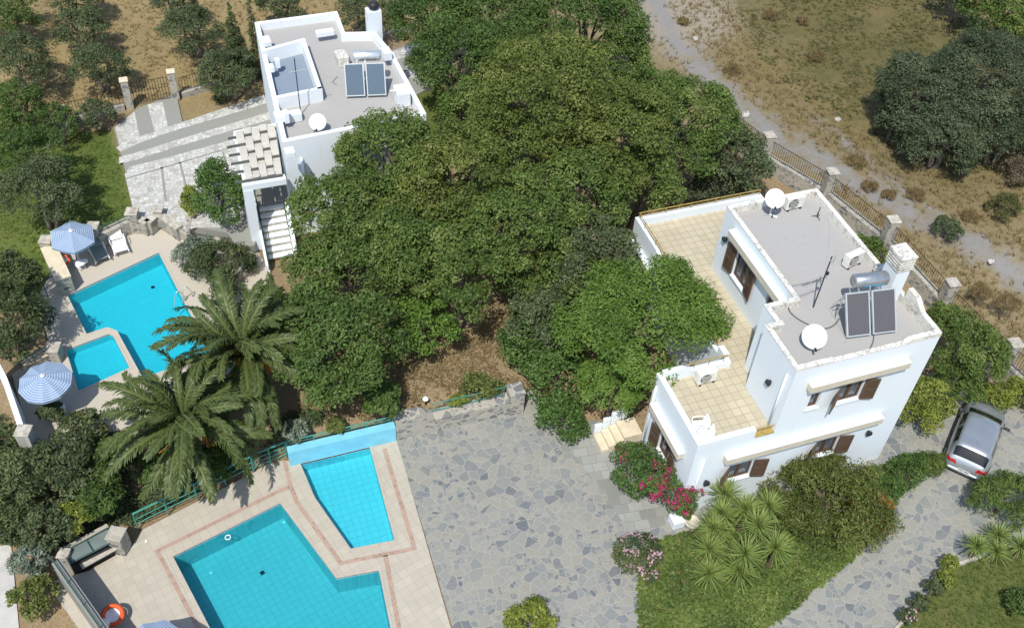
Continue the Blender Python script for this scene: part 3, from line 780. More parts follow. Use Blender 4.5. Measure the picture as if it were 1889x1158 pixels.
# terrace parapets
m = MB()
def par(a, b, z1, t=.22, z0=ZT - .004, mm=None):
    (m if mm is None else mm).wall(a, b, z0, z1, t)
h_ = .11
par((0, h_), (2.41, h_), ZP)                                    # front
par((h_, 2 * h_), (h_, YREC - .0), ZP)                          # left wing side
par((2 * h_, YREC - h_), (1.05, YREC - h_), ZP + .12); m.add([(1.05, YREC - .22, ZT), (1.5, YREC - .22, ZT), (1.5, YREC, ZT), (1.05, YREC, ZT), (1.05, YREC - .22, ZP + .12), (1.5, YREC - .22, ZP - .12), (1.5, YREC, ZP - .12), (1.05, YREC, ZP + .12)], [(4, 5, 6, 7), (0, 1, 5, 4), (2, 3, 7, 6), (1, 2, 6, 5)])
par((1.5, YREC - h_), (XREC + .22, YREC - h_), ZP - .12)
par((XREC + h_, YREC), (XREC + h_, YREC + .5), ZP + .1)
par((XREC + h_, YREC + .5), (XREC + h_, 9.55), ZP - .28)
m.add([(XREC, 9.55, ZT), (XREC + .22, 9.55, ZT), (XREC + .22, 10.05, ZT), (XREC, 10.05, ZT), (XREC, 9.55, ZP - .28), (XREC + .22, 9.55, ZP - .28), (XREC + .22, 10.05, ZP), (XREC, 10.05, ZP)], [(4, 5, 6, 7), (0, 3, 7, 4), (1, 5, 6, 2)])
par((XREC + h_, 10.05), (XREC + h_, YB), ZP)
par((XREC + .22, YB - h_), (XR, YB - h_), ZP)
par((XR - h_, YU), (XR - h_, YB - .22), ZP)
m.build("terrace_parapet", M['white'], NH)
m = MB(); tbox(m, Tf, 2.41, XUP, -.2, .04, ZT + .0, ZT + .03); m.tube([(2.43, .1, ZT + .3), (XUP - .02, .1, ZT + .3)], .03, 6)
m.build("gap_rail", M['ochre'], NH)
# upper floor
UPP = [(XUP, 0), (XR, 0), (XR, YU), (XN, YU), (XN, YN), (XJ, YN), (XJ, YJ), (XUP, YJ)]
m = MB()
hu = [(4.33, 4.78, 4.99, 5.86), (5.58, 6.62, 4.86, 5.95)]
wall_holes(m, Tf, XUP, XR, ZT, ZRP, hu)
hl2 = [(6.20, 7.28, 5.02, 6.36), (3.55, 4.75, 4.08, 6.3)]
wall_holes(m, Tl(XN), YN, YU, ZT, ZRP, hl2)
for a, b in (((XR, 0), (XR, YU)), ((XR, YU), (XN, YU)), ((XN, YN), (XJ, YN)), ((XJ, YN), (XJ, YJ)), ((XJ, YJ), (XUP, YJ)), ((XUP, YJ), (XUP, 0))):
    m.add([(*a, ZT), (*b, ZT), (*b, ZRP), (*a, ZRP)], [(0, 1, 2, 3)])
m.build("upper_floor_wall", M['white'], NH)
UI = ccw(inset(UPP, .18))
m = MB(); m.add([(x, y, ZR) for x, y in UI], [tuple(range(len(UI)))]); m.build("roof", M['roof'], NH)
m = MB(); n_ = len(UPP); U0 = ccw(UPP); q = inset(UPP, .18)
o2 = inset(UPP, -.012)
V = [(x, y, ZRP) for x, y in o2] + [(x, y, ZRP + .03) for x, y in o2] + [(x, y, ZRP + .03) for x, y in q] + [(x, y, ZR) for x, y in q]
F = []
for i in range(n_):
    j = (i + 1) % n_
    F += [(i, j, n_ + j, n_ + i), (n_ + i, n_ + j, 2 * n_ + j, 2 * n_ + i), (2 * n_ + i, 2 * n_ + j, 3 * n_ + j, 3 * n_ + i), (j, i, 3 * n_ + i, 3 * n_ + j)][:3]
m.add(V, F)
cop = m.build("roof_coping", M['worn'], NH)
zc = ZRP + .032
def pstep(*segs, box=None):
    m = MB()
    for a, b, z1, z1b in segs: m.wall(a, b, zc - .002, zc + z1, .2, z1b=zc + z1b)
    if box: m.box(*box, bevel=.02)
    m.build("parapet_step", M['worn'], NH)
pstep(((7.95, .09), (XR, .09), .16, .16), ((7.75, .09), (7.95, .09), .02, .16))
pstep(((XUP, .09), (4.75, .09), .07, .07))
pstep(((XR - .09, .19), (XR - .09, 1.05), .16, .16), ((XR - .09, 1.05), (XR - .09, 1.55), .16, .5), ((XR - .09, 1.55), (XR - .09, 2.05), .5, .5))
pstep(box=((XUP + .35, YJ - .12, zc + .02), (.62, .2, .2)))
pstep(box=((XR - .2, 3.6, zc + .02), (.45, .35, .28)))
# windows
window(NH, Tf, *hf[0]); window(NH, Tf, *hf[1]); window(NH, Tf, *hu[1]); window(NH, Tf, *hu[0], shutters=(0, 0), mullion=False)
window(NH, Tl(0), *hl[0], ang=12); window(NH, Tl(XN), *hl2[0], ang=8); window(NH, Tl(XREC), *hb[0], ang=12)
d = MB(); tbox(d, Tl(XN), 3.55, 4.75, -.19, -.12, 4.08, 6.3); d = d.build("terrace_door", M['shut'], NH)
g_ = MB(); tbox(g_, Tl(XN), 3.7, 4.6, -.12, -.11, 5.0, 6.2); g_.build("pane", M['pane'], d)
hood(NH, Tf, 3.95, 8.15, 6.66); hood(NH, Tf, 1.30, 8.15, 3.38); hood(NH, Tl(0), .62, 3.2, 3.18); hood(NH, Tl(XN), YN + .35, 7.85, 7.02); hood(NH, Tl(XREC), 9.9, 12.0, 3.4)
for T_, u, z in ((Tf, 7.95, 2.3), (Tf, .82, 1.9), (Tl(XN), 8.2, 6.2), (Tl(XUP), 1.05, 5.75)): wlamp(NH, T_, u, z)
pipe(NH, [(.42, -.06, 3.55), (.36, -.06, .3)]); pipe(NH, [(-.06, 3.35, 4.0), (-.06, 3.35, .3)])
pipe(NH, [(XUP - .05, .35, ZRP - .5), (XUP - .05, .35, ZT + .05)])
m = MB(); m.tube([(XN - .04, YN + .3, 6.4), (XN - .04, YN + .3, ZT)], .04, 6); m.build("drainpipe", M['cable'], NH)
# chimney
m = MB(); cx, cy = 8.62, 2.55
m.box((cx, cy, 8.05), (.58, .72, 1.7))
ch = m.build("chimney", M['white'], NH)
m = MB()
for k in range(5): m.box((cx, cy, 8.96 + k * .125), (.66, .80, .055))
m.box((cx, cy, 9.2), (.46, .58, .6)); m.box((cx, cy, 9.54), (.68, .82, .07)); m.box((cx + .1, cy - .1, 9.585), (.12, .08, .03))
m.build("chimney_cap", M['worn'], ch)
# terrace rail on the rear parapet
m = MB(); zr = ZP + .30
pts = [(XREC + .11, YREC + .7, ZP - .28 + .35), (XREC + .11, 9.3, ZP - .28 + .35), (XREC + .11, 9.8, zr - .02), (XREC + .11, 10.2, zr), (XREC + .11, YB - .11, zr), (XR - .1, YB - .11, zr), (XR - .1, YB - .11, ZP)]
m.tube(pts, .028, 6); m.tube([(x, y, z - .16) for x, y, z in pts[:-1]], .018, 6)
for y in np.arange(YREC + 1.0, YB, 1.15):
    zz = ZP - .28 if y < 9.7 else ZP
    m.tube([(XREC + .11, y, zz), (XREC + .11, y, zz + .34)], .02, 6)
for x in np.arange(XREC + .2, XR, 1.25): m.tube([(x, YB - .11, ZP), (x, YB - .11, zr)], .02, 6)
m.tube([(1.2, YREC - .11, ZP + .22), (XREC + .1, YREC - .11, ZP + .22)], .026, 6)
for x in (1.55, 2.2, 2.85): m.tube([(x, YREC - .11, ZP - .12), (x, YREC - .11, ZP + .22)], .018, 6)
m.build("terrace_rail", M['ochre'], NH)
# entrance steps beside the wing
q = [un2(1128, 797, 0), un2(1148, 782, .2), un2(1166, 770, .4), un2(1180, 760, .6)]
m = MB(); wm = MB()
for i in range(4):
    ya, yb_ = 3.75, 5.0
    x0 = -1.75 + i * .32
    m.box(((x0 - .02) / 2 + -.02, 4.05, .09 + i * .17), (abs(x0) + .02, .9, .18 if i == 0 else .168), 0)
m.build("entrance_step", M['step'], NH)
for i in range(4): wm.box((-1.55 + i * .36, 4.62, .32 + i * .14), (.34, .16, .62 + i * .28), bevel=.05)
wm.build("step_balustrade", M['white'], NH)

# ------------------------------------------------------------------ far villa
FH = thing("villa", "white flat-roofed villa with woven pergola and outdoor stair at the far pool", "house", (-8, 24, 1.6))
LH = ccw([(-11.36, 19.2), (-4.66, 19.65), (-4.85, 24.95), (-5.25, 27.15), (-6.72, 27.45), (-6.66, 29.55), (-10.9, 29.5)])
ZF = 6.0
m = MB()
V = [(x, y, .7) for x, y in LH] + [(x, y, ZF) for x, y in LH]; k = len(LH)
m.add(V, [(i, (i + 1) % k, k + (i + 1) % k, k + i) for i in range(k)]); m.build("outer_wall", M['white'], FH)
LI = ccw(inset(LH, .2))
m = MB(); m.add([(x, y, ZF) for x, y in LI], [tuple(range(k))]); m.build("roof", M['roof'], FH)
m = MB(); m.ring(LH, .22, ZF - .003, ZF + .40); m.build("roof_parapet", M['whiteL'], FH)
PIT = ccw([(-11.13, 26.3), (-8.93, 26.8), (-9.0, 22.5), (-11.13, 22.3)])
pi_ = ccw(inset(PIT, .12))
m = MB(); m.add([(x, y, ZF + .012) for x, y in pi_], [tuple(range(4))]); m.build("sunken_roof", M['roof2'], FH)
m = MB()
for a, b in (((-11.0, 26.35), (-8.83, 26.85)), ((-8.93, 26.75), (-9.0, 22.45)), ((-8.9, 22.5), (-11.0, 22.3))): m.wall(a, b, ZF, ZF + .68, .2)
m.build("light_well_wall", M['whiteL'], FH)
m = MB(); z_ = ZF + .402
def blk(px, py, sx, sy, h, base=ZF, rz=.04, nm="parapet_block", mt='whiteL'):
    x, y = un2(px, py, base + h); q_ = MB(); q_.box((x, y, base + h / 2 + .001), (sx, sy, h), rz, bevel=.03); q_.build(nm, M[mt], FH)
PZ = ZF + .40
blk(489, 72, .5, .6, .30, PZ); blk(499, 121, .3, .4, .3, PZ); blk(511, 108, .22, .25, .5, ZF + .3)
blk(515, 210, .45, .5, .34, PZ); blk(541, 207, .7, .42, .45); blk(527, 205, .22, .3, .60, ZF + .3); blk(534, 276, .42, .45, .30, PZ)
blk(741, 164, .6, .85, .75); blk(713, 92, .4, .6, .45, PZ); blk(599, 56, .9, .30, .30, ZF + .3); blk(777, 214, .25, .6, .3, PZ)
blk(630, 99, .55, .75, .55, nm="roof_hatch", mt='worn')
m = MB(); m.box((-5.25, 27.28, 6.75), (.72, .55, 1.6)); ch = m.build("chimney", M['white'], FH)
m = MB(); m.lathe([(.10, 7.56), (.12, 7.62), (.26, 7.66), (.27, 7.80), (.20, 7.93), (.0, 7.97)], (-5.22, 27.3, 0), 14); m.build("chimney_cowl", M['dark'], ch, smooth=True)
pipe(FH, [(-10.6, 19.18, 5.4), (-10.6, 19.18, 1.4)], .05)
pipe(FH, [un(719, 168, 6.7), un(745, 166, 6.7)], .035)
# porch: pier, lintel, woven pergola
ZL = 2.4
pier = un2(462, 455, 1.0)
zc_ = 4.95
qa, qb, qc, qd = [np.array(un(x, y, zc_)) for x, y in ((433, 243), (506, 229), (521, 321), (453, 332))]
xa, xb = pier[0] - .1, -11.36
m = MB()
zb_ = zc_ - .08
m.box((qd[0] + .02, qd[1] - .12, (1.0 + zb_ - .3) / 2), (.44, .40, zb_ - 1.3)); m.box((qd[0] + .02, qd[1] + 1.6, 2.0), (.40, 3.0, 2.0))
m.box((qa[0] + .05, qa[1] - .2, (1.4 + zb_ - .3) / 2), (.36, .36, zb_ - 1.7))
m.wall(qd[:2] + np.array([-.20, -.12]), qc[:2] + np.array([.1, -.12]), zb_ - .30, zb_, .36)
m.wall(qd[:2] + np.array([-.02, .09]), qa[:2] + np.array([.02, -.05]), zb_ - .22, zb_, .22)
m.wall(qa[:2] + np.array([-.05, .06]), qb[:2] + np.array([.1, .06]), zb_ - .22, zb_, .2)
m.build("porch_frame", M['white'], FH)
m = MB(); m.prism([(xa + .3, 20.0), (xb + .3, 20.0), (xb + .3, float(qa[1])), (xa + .3, float(qa[1]))], .8, ZL); m.build("porch_floor", M['concrete'], FH)
# front door and window seen under the pergola
m = MB(); m.box((xb - .03, 22.2, 3.45), (.08, 1.1, 2.1)); m.build("porch_door", M['shut'], FH)
def bil(u, v): return (qa * (1 - u) + qb * u) * (1 - v) + (qd * (1 - u) + qc * u) * v
nb = 6
M['beam'] = pm("weathered_beam", (.10, .105, .095), .8, sc=8, amt=.2)
bm_ = MB()
for i in range(nb):
    v = .12 + i * .176 if i < 5 else 1.02
    a = bil(-.28 if i not in (0,) else -.2, v); b = bil(1.0, v)
    bm_.wall(a, b, zc_ - .05, zc_ + .05, .075)
pg = bm_.build("pergola_beam", M['beam'], FH)
ns = 5
for j in range(ns):
    s_ = MB(); u0, u1 = j / ns + .003, (j + 1) / ns - .003; V = []
    vs = np.linspace(-.02, 1.0, 60)
    for v in vs:
        ph = (v - .12) / .176; over = math.cos(math.pi * (ph + j))
        zz = .055 * np.tanh(5 * over)
        for u in (u0, u1):
            q = bil(u, v); V.append((q[0], q[1], zc_ + .0 + zz))
    kk = len(vs)
    s_.add(V, [(2 * i, 2 * i + 1, 2 * i + 3, 2 * i + 2) for i in range(kk - 1)])
    s_.build("woven_strip", M['reed'], FH)
# stair down to the pool deck
m = MB(); ns = 8; yt, yb2 = 20.05, 17.75
xl0, xr0 = -12.78, -11.62
tm = MB()
for i in range(ns):
    z1 = ZL - (i + 1) * (ZL - 1.0) / ns; ya = yt - i * (yt - yb2) / ns; yb3 = yt - (i + 1) * (yt - yb2) / ns
    m.box(((xl0 + xr0) / 2 - .01 * i, (ya + yb3) / 2, (1.0 + z1) / 2 + .03), (xr0 - xl0, ya - yb3, max(.06, z1 - 1.0 + .06)))
    tm.box(((xl0 + xr0) / 2 - .01 * i, (ya + yb3) / 2 - .015, z1 + .082), (xr0 - xl0 - .02, (ya - yb3) * .97, .045))
tm.build("tread", M['whiteL'], FH)
m.build("stair", M['rock'], FH)
m = MB()
m.wall((xl0 - .12, 20.1), (xl0 - .2, 17.0), 1.0, ZL + .55, .17, z1b=1.35)
m.wall((xr0 + .09, 19.3), (xr0 + .0, 17.2), 1.0, ZL + .55, .17, z1b=1.5)
m.build("stair_balustrade", M['white'], FH)
m = MB(); m.tube([(xl0 - .05, 20.3, ZL + .95), (xl0 - .08, 19.6, ZL + .72), (xl0 - .15, 17.0, 1.55)], .035, 6)
m.tube([(xl0 - .15, 17.0, 1.55), (xl0 - .15, 17.0, 1.1)], .03, 6); m.build("stair_rail", M['dgreen'], FH)

# ------------------------------------------------------------------ roof furniture
def dish(name, label, P, r, tilt, az, post=.75, group=None):
    """satellite dish: reflector, arm with receiver, post; faces az (deg from +Y clockwise), tilted up by tilt"""
    t = thing("satellite_dish", label, "satellite dish", P, group)
    A = math.radians(az); T_ = math.radians(tilt)
    d = Vector((math.sin(A) * math.cos(T_), math.cos(A) * math.cos(T_), math.sin(T_)))
    Mx = d.to_track_quat('Z', 'Y').to_matrix()
    C = Vector(P) + Vector((0, 0, post))
    prof = [(0, 0)] + [(r * k / 6, .07 * r * (k / 6) ** 2) for k in range(1, 7)]
    m = MB(); m.lathe(prof, C, 32, Mx); m.build("reflector", M['dish'], t, smooth=True)
    m = MB(); m.lathe([(r, .0701 * r), (r * 1.025, .065 * r), (r * 1.02, .05 * r), (r * .66, .0 * r), (0.01, -.03)], C, 32, Mx); m.build("reflector_back", M['dish'], t)
    m = MB(); m.tube([C - d * .05, (C.x - d.x * .12, C.y - d.y * .12, C.z - .15), (P[0] - d.x * .12, P[1] - d.y * .12, P[2])], .035, 8)
    for k in range(3):
        a = A + math.pi + (k - 1) * 1.9
        m.tube([(P[0] - d.x * .12, P[1] - d.y * .12, P[2] + .05), (P[0] - d.x * .12 + .3 * math.sin(a), P[1] - d.y * .12 + .3 * math.cos(a), P[2] + .02)], .02, 5)
    m.build("post", M['alu'], t)
    low = C + Mx @ Vector((0, -r, .12 * r)); lo2 = C + Mx @ Vector((0, -r * 1.25, r * .75))
    if (C + Mx @ Vector((0, r, 0))).z < low.z: low = C + Mx @ Vector((0, r, .12 * r)); lo2 = C + Mx @ Vector((0, r * 1.25, r * .75))
    m = MB(); m.tube([low, lo2], .018, 6); m.build("arm", M['alu'], t)
    m = MB(); m.tube([lo2 + Vector((0, 0, .02)), lo2 + (C - lo2).normalized() * .14], .045, 8); m.build("receiver", M['dark'], t)
    return t
x, y = un2(1424, 402, ZR); dish("d", "white satellite dish beside the parapet corner of the near villa roof", (x - .05, y + .1, ZR), .40, 46, 205, .95)
x, y = un2(1500, 648, ZR); dish("d", "white satellite dish standing next to the grey solar panels", (x + .05, y + .25, ZR), .45, 52, 205, .5)
x, y = un2(588, 248, ZF); dish("d", "white satellite dish on the far villa roof near the pergola", (x + .02, y + .1, ZF), .38, 42, 200, .6)

def aircon(label, P, rz, group="air conditioner units"):
    t = thing("air_conditioner", label, "air conditioner", P, group); t.rotation_euler = (0, 0, rz)
    def loc(m_, nm, mat, par=t):
        me = bpy.data.meshes.new(nm); me.from_pydata(m_.v, [], m_.f); me.materials.append(mat); me.update()
        o = bpy.data.objects.new(nm, me); COL.objects.link(o); o.parent = par; return o
    m = MB(); m.box((0, 0, .36), (.82, .30, .58), bevel=.02); c_ = loc(m, "casing", M['acw'])
    m = MB(); m.lathe([(.0, 0), (.235, 0), (.235, .012), (.21, .02), (0, .018)], (-.10, -.151, .36), 20, Matrix.Rotation(math.pi / 2, 3, 'X')); f_ = loc(m, "fan_grille", M['dark'], c_)
    m = MB()
    for k in range(5): m.box((-.10, -.178, .36 - .16 + k * .08), (.40, .012, .014))
    loc(m, "grille_bar", M['acw'], f_)
    m = MB(); m.box((-.3, 0, .035), (.08, .34, .07)); m.box((.3, 0, .035), (.08, .34, .07)); loc(m, "foot", M['black'])
    return t
x, y = un2(1467, 374, ZR + .36); aircon("weathered air conditioner behind the dish at the rear corner of the near roof", (x, y + .1, ZR), .05)
x, y = un2(1577, 479, ZR + .36); aircon("air conditioner by the roof edge behind the solar water tank", (x, y + .1, ZR), .22)
x, y = un2(1304, 694, ZT + .36); aircon("air conditioner on the yellow tiled terrace against the low parapet", (x, y + .05, ZT), .05)

def solar(label, P, w, rz, mp, mt, labmat, gap=.09, ph=1.95, rise=1.2, run=1.5, tank=1.3, tr=.25):
    t = thing("solar_water_heater", label, "solar heater", P); t.rotation_euler = (0, 0, rz)
    def loc(m_, nm, mat, par=t, smooth=False):
        me = bpy.data.meshes.new(nm); me.from_pydata(m_.v, [], m_.f); me.materials.append(mat); me.update()
        if smooth: me.polygons.foreach_set("use_smooth", [True] * len(me.polygons))
        o = bpy.data.objects.new(nm, me); COL.objects.link(o); o.parent = par; return o
    sl = math.hypot(rise, run); ex = Vector((1, 0, 0)); ey = Vector((0, run / sl, rise / sl)); ez = ex.cross(ey)
    def slab(m_, u0, u1, v0, v1, h0, h1):
        V = [ex * u + ey * v + ez * h + Vector((0, 0, .12)) for h in (h0, h1) for u, v in ((u0, v0), (u1, v0), (u1, v1), (u0, v1))]
        m_.add(V, [(0, 3, 2, 1), (4, 5, 6, 7), (0, 1, 5, 4), (1, 2, 6, 5), (2, 3, 7, 6), (3, 0, 4, 7)])
    for s_ in (-1, 1):
        u0, u1 = (-w - gap / 2, -gap / 2) if s_ < 0 else (gap / 2, w + gap / 2); b = .05
        m = MB(); slab(m, u0, u1, 0, b, 0, .09); slab(m, u0, u1, sl - b, sl, 0, .09); slab(m, u0, u0 + b, b, sl - b, 0, .09); slab(m, u1 - b, u1, b, sl - b, 0, .09)
        f_ = loc(m, "solar_panel", M['alu'])
        m = MB(); slab(m, u0 + b, u1 - b, b, sl - b, .005, .075); loc(m, "absorber", mp, f_)
    m = MB()
    for x_ in (-w, w):
        m.tube([(x_, .05, 0), (x_, .05, .12)], .02, 5); m.tube([(x_, run, 0), (x_, run, rise + .1)], .022, 5); m.tube([(x_, run + .55, 0), (x_, run, rise + .05)], .022, 5); m.tube([(x_, .05, .02), (x_, run + .55, .02)], .02, 5)
    m.tube([(-w, run, rise * .5), (w, run, rise * .5)], .018, 5); m.tube([(-w, run + .3, .35), (w, run + .3, .35)], .018, 5)
    for x_ in (-.35, .45): m.tube([(x_, run + .05, rise + .05), (x_, run + .32, rise + .12)], .025, 5)
    loc(m, "stand", M['alu'])
    tz = rise + .28; ty = run + .38; off = .15
    R_ = Matrix.Rotation(math.pi / 2, 3, 'Y')
    m = MB(); m.lathe([(0, -tank / 2), (tr * .8, -tank / 2), (tr, -tank / 2 + .06), (tr, tank / 2 - .06), (tr * .8, tank / 2), (0, tank / 2)], (off, ty, tz), 24, R_)
    tk = loc(m, "tank", mt, smooth=False)
    for p_ in tk.data.polygons:
        if len(p_.vertices) == 4: p_.use_smooth = True
    m = MB()      # label wrapped on the tank's front
    A0, A1 = math.radians(-2), math.radians(38); k = 6
    V = []
    for i in range(k + 1):
        a = -A1 + (A1 - A0) * 0 + (A0 + A1) * 0 + (i / k) * math.radians(36)
        for x_ in (-.38, .38): V.append((off + x_ + .06, ty - math.cos(a) * (tr + .004), tz + math.sin(a) * (tr + .004)))
    m.add(V, [(2 * i, 2 * i + 1, 2 * i + 3, 2 * i + 2) for i in range(k)]); loc(m, "tank_label", labmat, tk)
    m = MB()
    m.tube([(-.75, run, rise + .1), (-.78, run + .12, rise + .25), (off - .5, ty - .1, tz - .22)], .016, 5)
    m.tube([(.02, run, rise + .1), (.05, run + .1, rise + .22), (.1, ty - .1, tz - .22)], .016, 5)
    loc(m, "pipework", M['alu'])
    return t, loc, off, ty, tz, tr, tk
S1 = solar("grey solar water heater with two panels and blue-labelled tank on the near villa", (6.92, .92, ZR), .94, -.13, M['solar'], M['steel'], M['blue_lab'], run=1.0, rise=1.28, tank=1.35, tr=.27)
px_, py_ = un2(676, 178, ZF + .1)
S2 = solar("bluish solar water heater with shiny tank on the far villa roof", (px_, py_ + .02, ZF), .90, -.19, M['solar2'], M['steel2'], M['grey_lab'], run=.75, rise=1.3)
# roof cables
def cable(label, pts, z, mat=M['cable'], r=.016, cat="cable"):
    P = [Vector(un(x, y, z + r)) for x, y in pts]; Q = []
    for i in range(len(P) - 1):
        p0, p1, p2, p3 = P[max(i - 1, 0)], P[i], P[i + 1], P[min(i + 2, len(P) - 1)]
        for k in range(6):
            t_ = k / 6; Q.append(.5 * ((2 * p1) + (-p0 + p2) * t_ + (2 * p0 - 5 * p1 + 4 * p2 - p3) * t_ ** 2 + (-p0 + 3 * p1 - 3 * p2 + p3) * t_ ** 3))
    Q.append(P[-1]); m = MB(); m.tube(Q, r, 5); o = m.build("roof_cable", mat, None, smooth=True); tag(o, label, cat)
cable("thick grey cable looping from the roof corner to the white dish by the panels", [(1453, 561), (1458, 576), (1475, 590), (1500, 602), (1522, 606), (1538, 600), (1548, 588)], ZR, r=.025)
cable("grey cable curling from the bottom of the grey solar panels", [(1612, 618), (1610, 632), (1602, 646), (1590, 655)], ZR, r=.02)
cable("thin pale wire running from the mast towards the rear of the roof", [(1497, 566), (1516, 530), (1525, 480), (1531, 420), (1524, 396)], ZR, M['alu'], .008)
# antennas
def yagi(m, C, d, L, n_, w):
    d = Vector(d).normalized(); s_ = d.cross(Vector((0, 0, 1))).normalized()
    m.tube([C - d * L / 2, C + d * L / 2], .012, 5)
    for k in range(n_):
        c_ = C + d * (-L / 2 + L * (k + .5) / n_); ww = w * (.7 + .3 * k / n_); m.tube([c_ - s_ * ww / 2, c_ + s_ * ww / 2], .006, 4)
    return m
b = Vector(un(1500, 567, ZR)); t = thing("tv_antenna", "tall television antenna mast with comb-like aerials in the middle of the near roof", "antenna", b)
m = MB(); m.tube([b, b + Vector((0, 0, 2.6))], .025, 6); m.build("mast", M['dark'], t)
m = MB(); yagi(m, b + Vector((-.45, -.06, 1.55)), (-1, -.15, 0), 1.15, 10, .26); m.build("aerial", M['dark'], t)
m = MB(); yagi(m, b + Vector((-.45, .0, 2.45)), (-1, .05, .0), 1.3, 12, .2); m.tube([b + Vector((.08, 0, 2.2)), b + Vector((.12, 0, 2.75))], .01, 4)
for k in range(4): m.tube([b + Vector((.05, -.15, 2.25 + k * .13)), b + Vector((.25, .15, 2.25 + k * .13))], .008, 4)
m.build("aerial", M['alu'], t)
m = MB(); m.box(b + Vector((.07, 0, 1.75)), (.10, .08, .12)); m.build("amplifier_box", M['dark'], t)
b = Vector(un(1507, 401, ZR)); t = thing("tv_antenna", "small bare antenna stub on three feet near the rear roof edge", "antenna", b)
m = MB(); m.tube([b, b + Vector((0, 0, .55))], .02, 5); m.build("mast", M['dark'], t)
m = MB()
for k in range(3): m.tube([b + Vector((0, 0, .1)), b + Vector((.22 * math.cos(k * 2.1 + .5), .22 * math.sin(k * 2.1 + .5), .01))], .014, 4)
m.build("foot", M['dark'], t)
b = Vector(un(555, 212, ZF)); t = thing("tv_antenna", "tall thin antenna mast beside the bluish sunken roof of the far villa", "antenna", b)
m = MB(); m.tube([b, b + Vector((0, 0, 3.0))], .024, 6); m.build("mast", M['dark'], t)
m = MB(); yagi(m, b + Vector((.25, .0, 2.35)), (1, .1, .0), 1.2, 10, .22); m.build("aerial", M['alu'], t)
m = MB(); a = [un(613, 148, ZF + .02), un(608, 152, ZF + .02), un(622, 157, ZF + .02)]
m.tube([un(623, 141, ZF + .02), un(613, 152, ZF + .02), un(622, 157, ZF + .02)], .012, 5); tag(m.build("bent_rod", M['cable'], None), "thin bent rod lying on the far villa roof beside the panels", "rod")
# plastic chairs on the terrace
def chair(label, P, rz, group):
    t = thing("plastic_chair", label, "chair", P, group); t.rotation_euler = (0, 0, rz)
    def loc(m_, nm, smooth=False):
        me = bpy.data.meshes.new(nm); me.from_pydata(m_.v, [], m_.f); me.materials.append(M['wplastic']); me.update()
        o = bpy.data.objects.new(nm, me); COL.objects.link(o); o.parent = t
    m = MB(); m.box((0, 0, .42), (.46, .46, .035), bevel=.015); loc(m, "seat")
    m = MB()
    for k in range(5): m.box((-.17 + k * .085, .245, .62), (.05, .03, .36), rx=-.18)
    m.tube([(-.22, .21, .44), (-.23, .27, .66), (-.17, .30, .83), (.17, .30, .83), (.23, .27, .66), (.22, .21, .44)], .022, 6); loc(m, "backrest")
    for s_ in (-1, 1):
        m = MB(); m.tube([(s_ * .24, .24, .64), (s_ * .26, .0, .64), (s_ * .26, -.2, .63), (s_ * .24, -.22, .42)], .022, 6); loc(m, "armrest")
        for y_ in (-.2, .22):
            m = MB(); m.tube([(s_ * .21, y_, .42), (s_ * .24, y_ * 1.08, 0)], [.028, .018], 6); loc(m, "leg")
    return t
x, y = un2(1289, 786, ZT + .45); chair("white plastic chair on the tiled terrace, the one further from the front corner", (x + .05, y + .05, ZT), -1.75, "terrace chairs")
x, y = un2(1298, 803, ZT + .45); chair("white plastic chair in the front corner of the tiled terrace", (x + .05, y + .05, ZT), -1.9, "terrace chairs")
# ------------------------------------------------------------------ boundary walls and fences
def stone_wall(label, segs, group=None, name="stone_wall", mat=None, cope=None, t=.4):
    """segs: list of (a, b, z0, z1, z1b)"""
    m = MB(); c_ = MB()
    for a, b, z0, z1, z1b in segs:
        m.wall(a, b, z0, z1, t, z1b=z1b)
        if cope: c_.wall(a, b, z1 + .002, z1 + .06, t + .06, z0b=(z1b if z1b is not None else z1) + .002, z1b=(z1b if z1b is not None else z1) + .06)
    if cope:
        A = np.array(m.v); P = (A[:, 0].mean(), A[:, 1].mean(), A[:, 2].min())
        o = thing(name, label, "wall", P, group); m.build("masonry", mat or M['stone'], o); c_.build("coping", cope, o)
    else:
        o = m.build(name, mat or M['stone']); tag(o, label, "wall", group)
    return o
def pillar(label, p, z0, z1, s=.5, group=None, rz=0.0, mat=None, cap=None):
    t = thing("stone_pillar", label, "pillar", (p[0], p[1], z0), group)
    m = MB(); m.box((p[0], p[1], (z0 + z1) / 2), (s, s, z1 - z0), rz, bevel=.03); m.build("shaft", mat or M['stone'], t)
    m = MB(); m.box((p[0], p[1], z1 + .035), (s + .06, s + .06, .07), rz, bevel=.015); m.build("cap", cap or M['rock'], t)
    return t
def picket_fence(label, a, b, za, zb, h, mat, sp=.12, group=None, rails=(.08, .95), r=.010, posts=False, rr=.016, name="iron_fence", n_=4):
    a = np.array(a[:2]); b = np.array(b[:2]); L = float(np.linalg.norm(b - a))
    t = thing(name, label, "fence", (float((a + b)[0] / 2), float((a + b)[1] / 2), min(za, zb)), group)
    m = MB(); k = max(2, int(L / sp))
    for i in range(k + 1):
        q = a + (b - a) * i / k; z = za + (zb - za) * i / k
        m.tube([(q[0], q[1], z + .02), (q[0], q[1], z + h)], r, n_)
    m.build("pickets", mat, t)
    for f in rails:
        m = MB(); m.tube([(a[0], a[1], za + h * f), (b[0], b[1], zb + h * f)], rr, 6); m.build("rail", mat, t)
    if posts:
        for f in np.linspace(0, 1, posts):
            q = a + (b - a) * f; z = za + (zb - za) * f
            m = MB(); m.tube([(q[0], q[1], z - .05), (q[0], q[1], z + h)], .025, 6); m.build("post", mat, t)
    return t
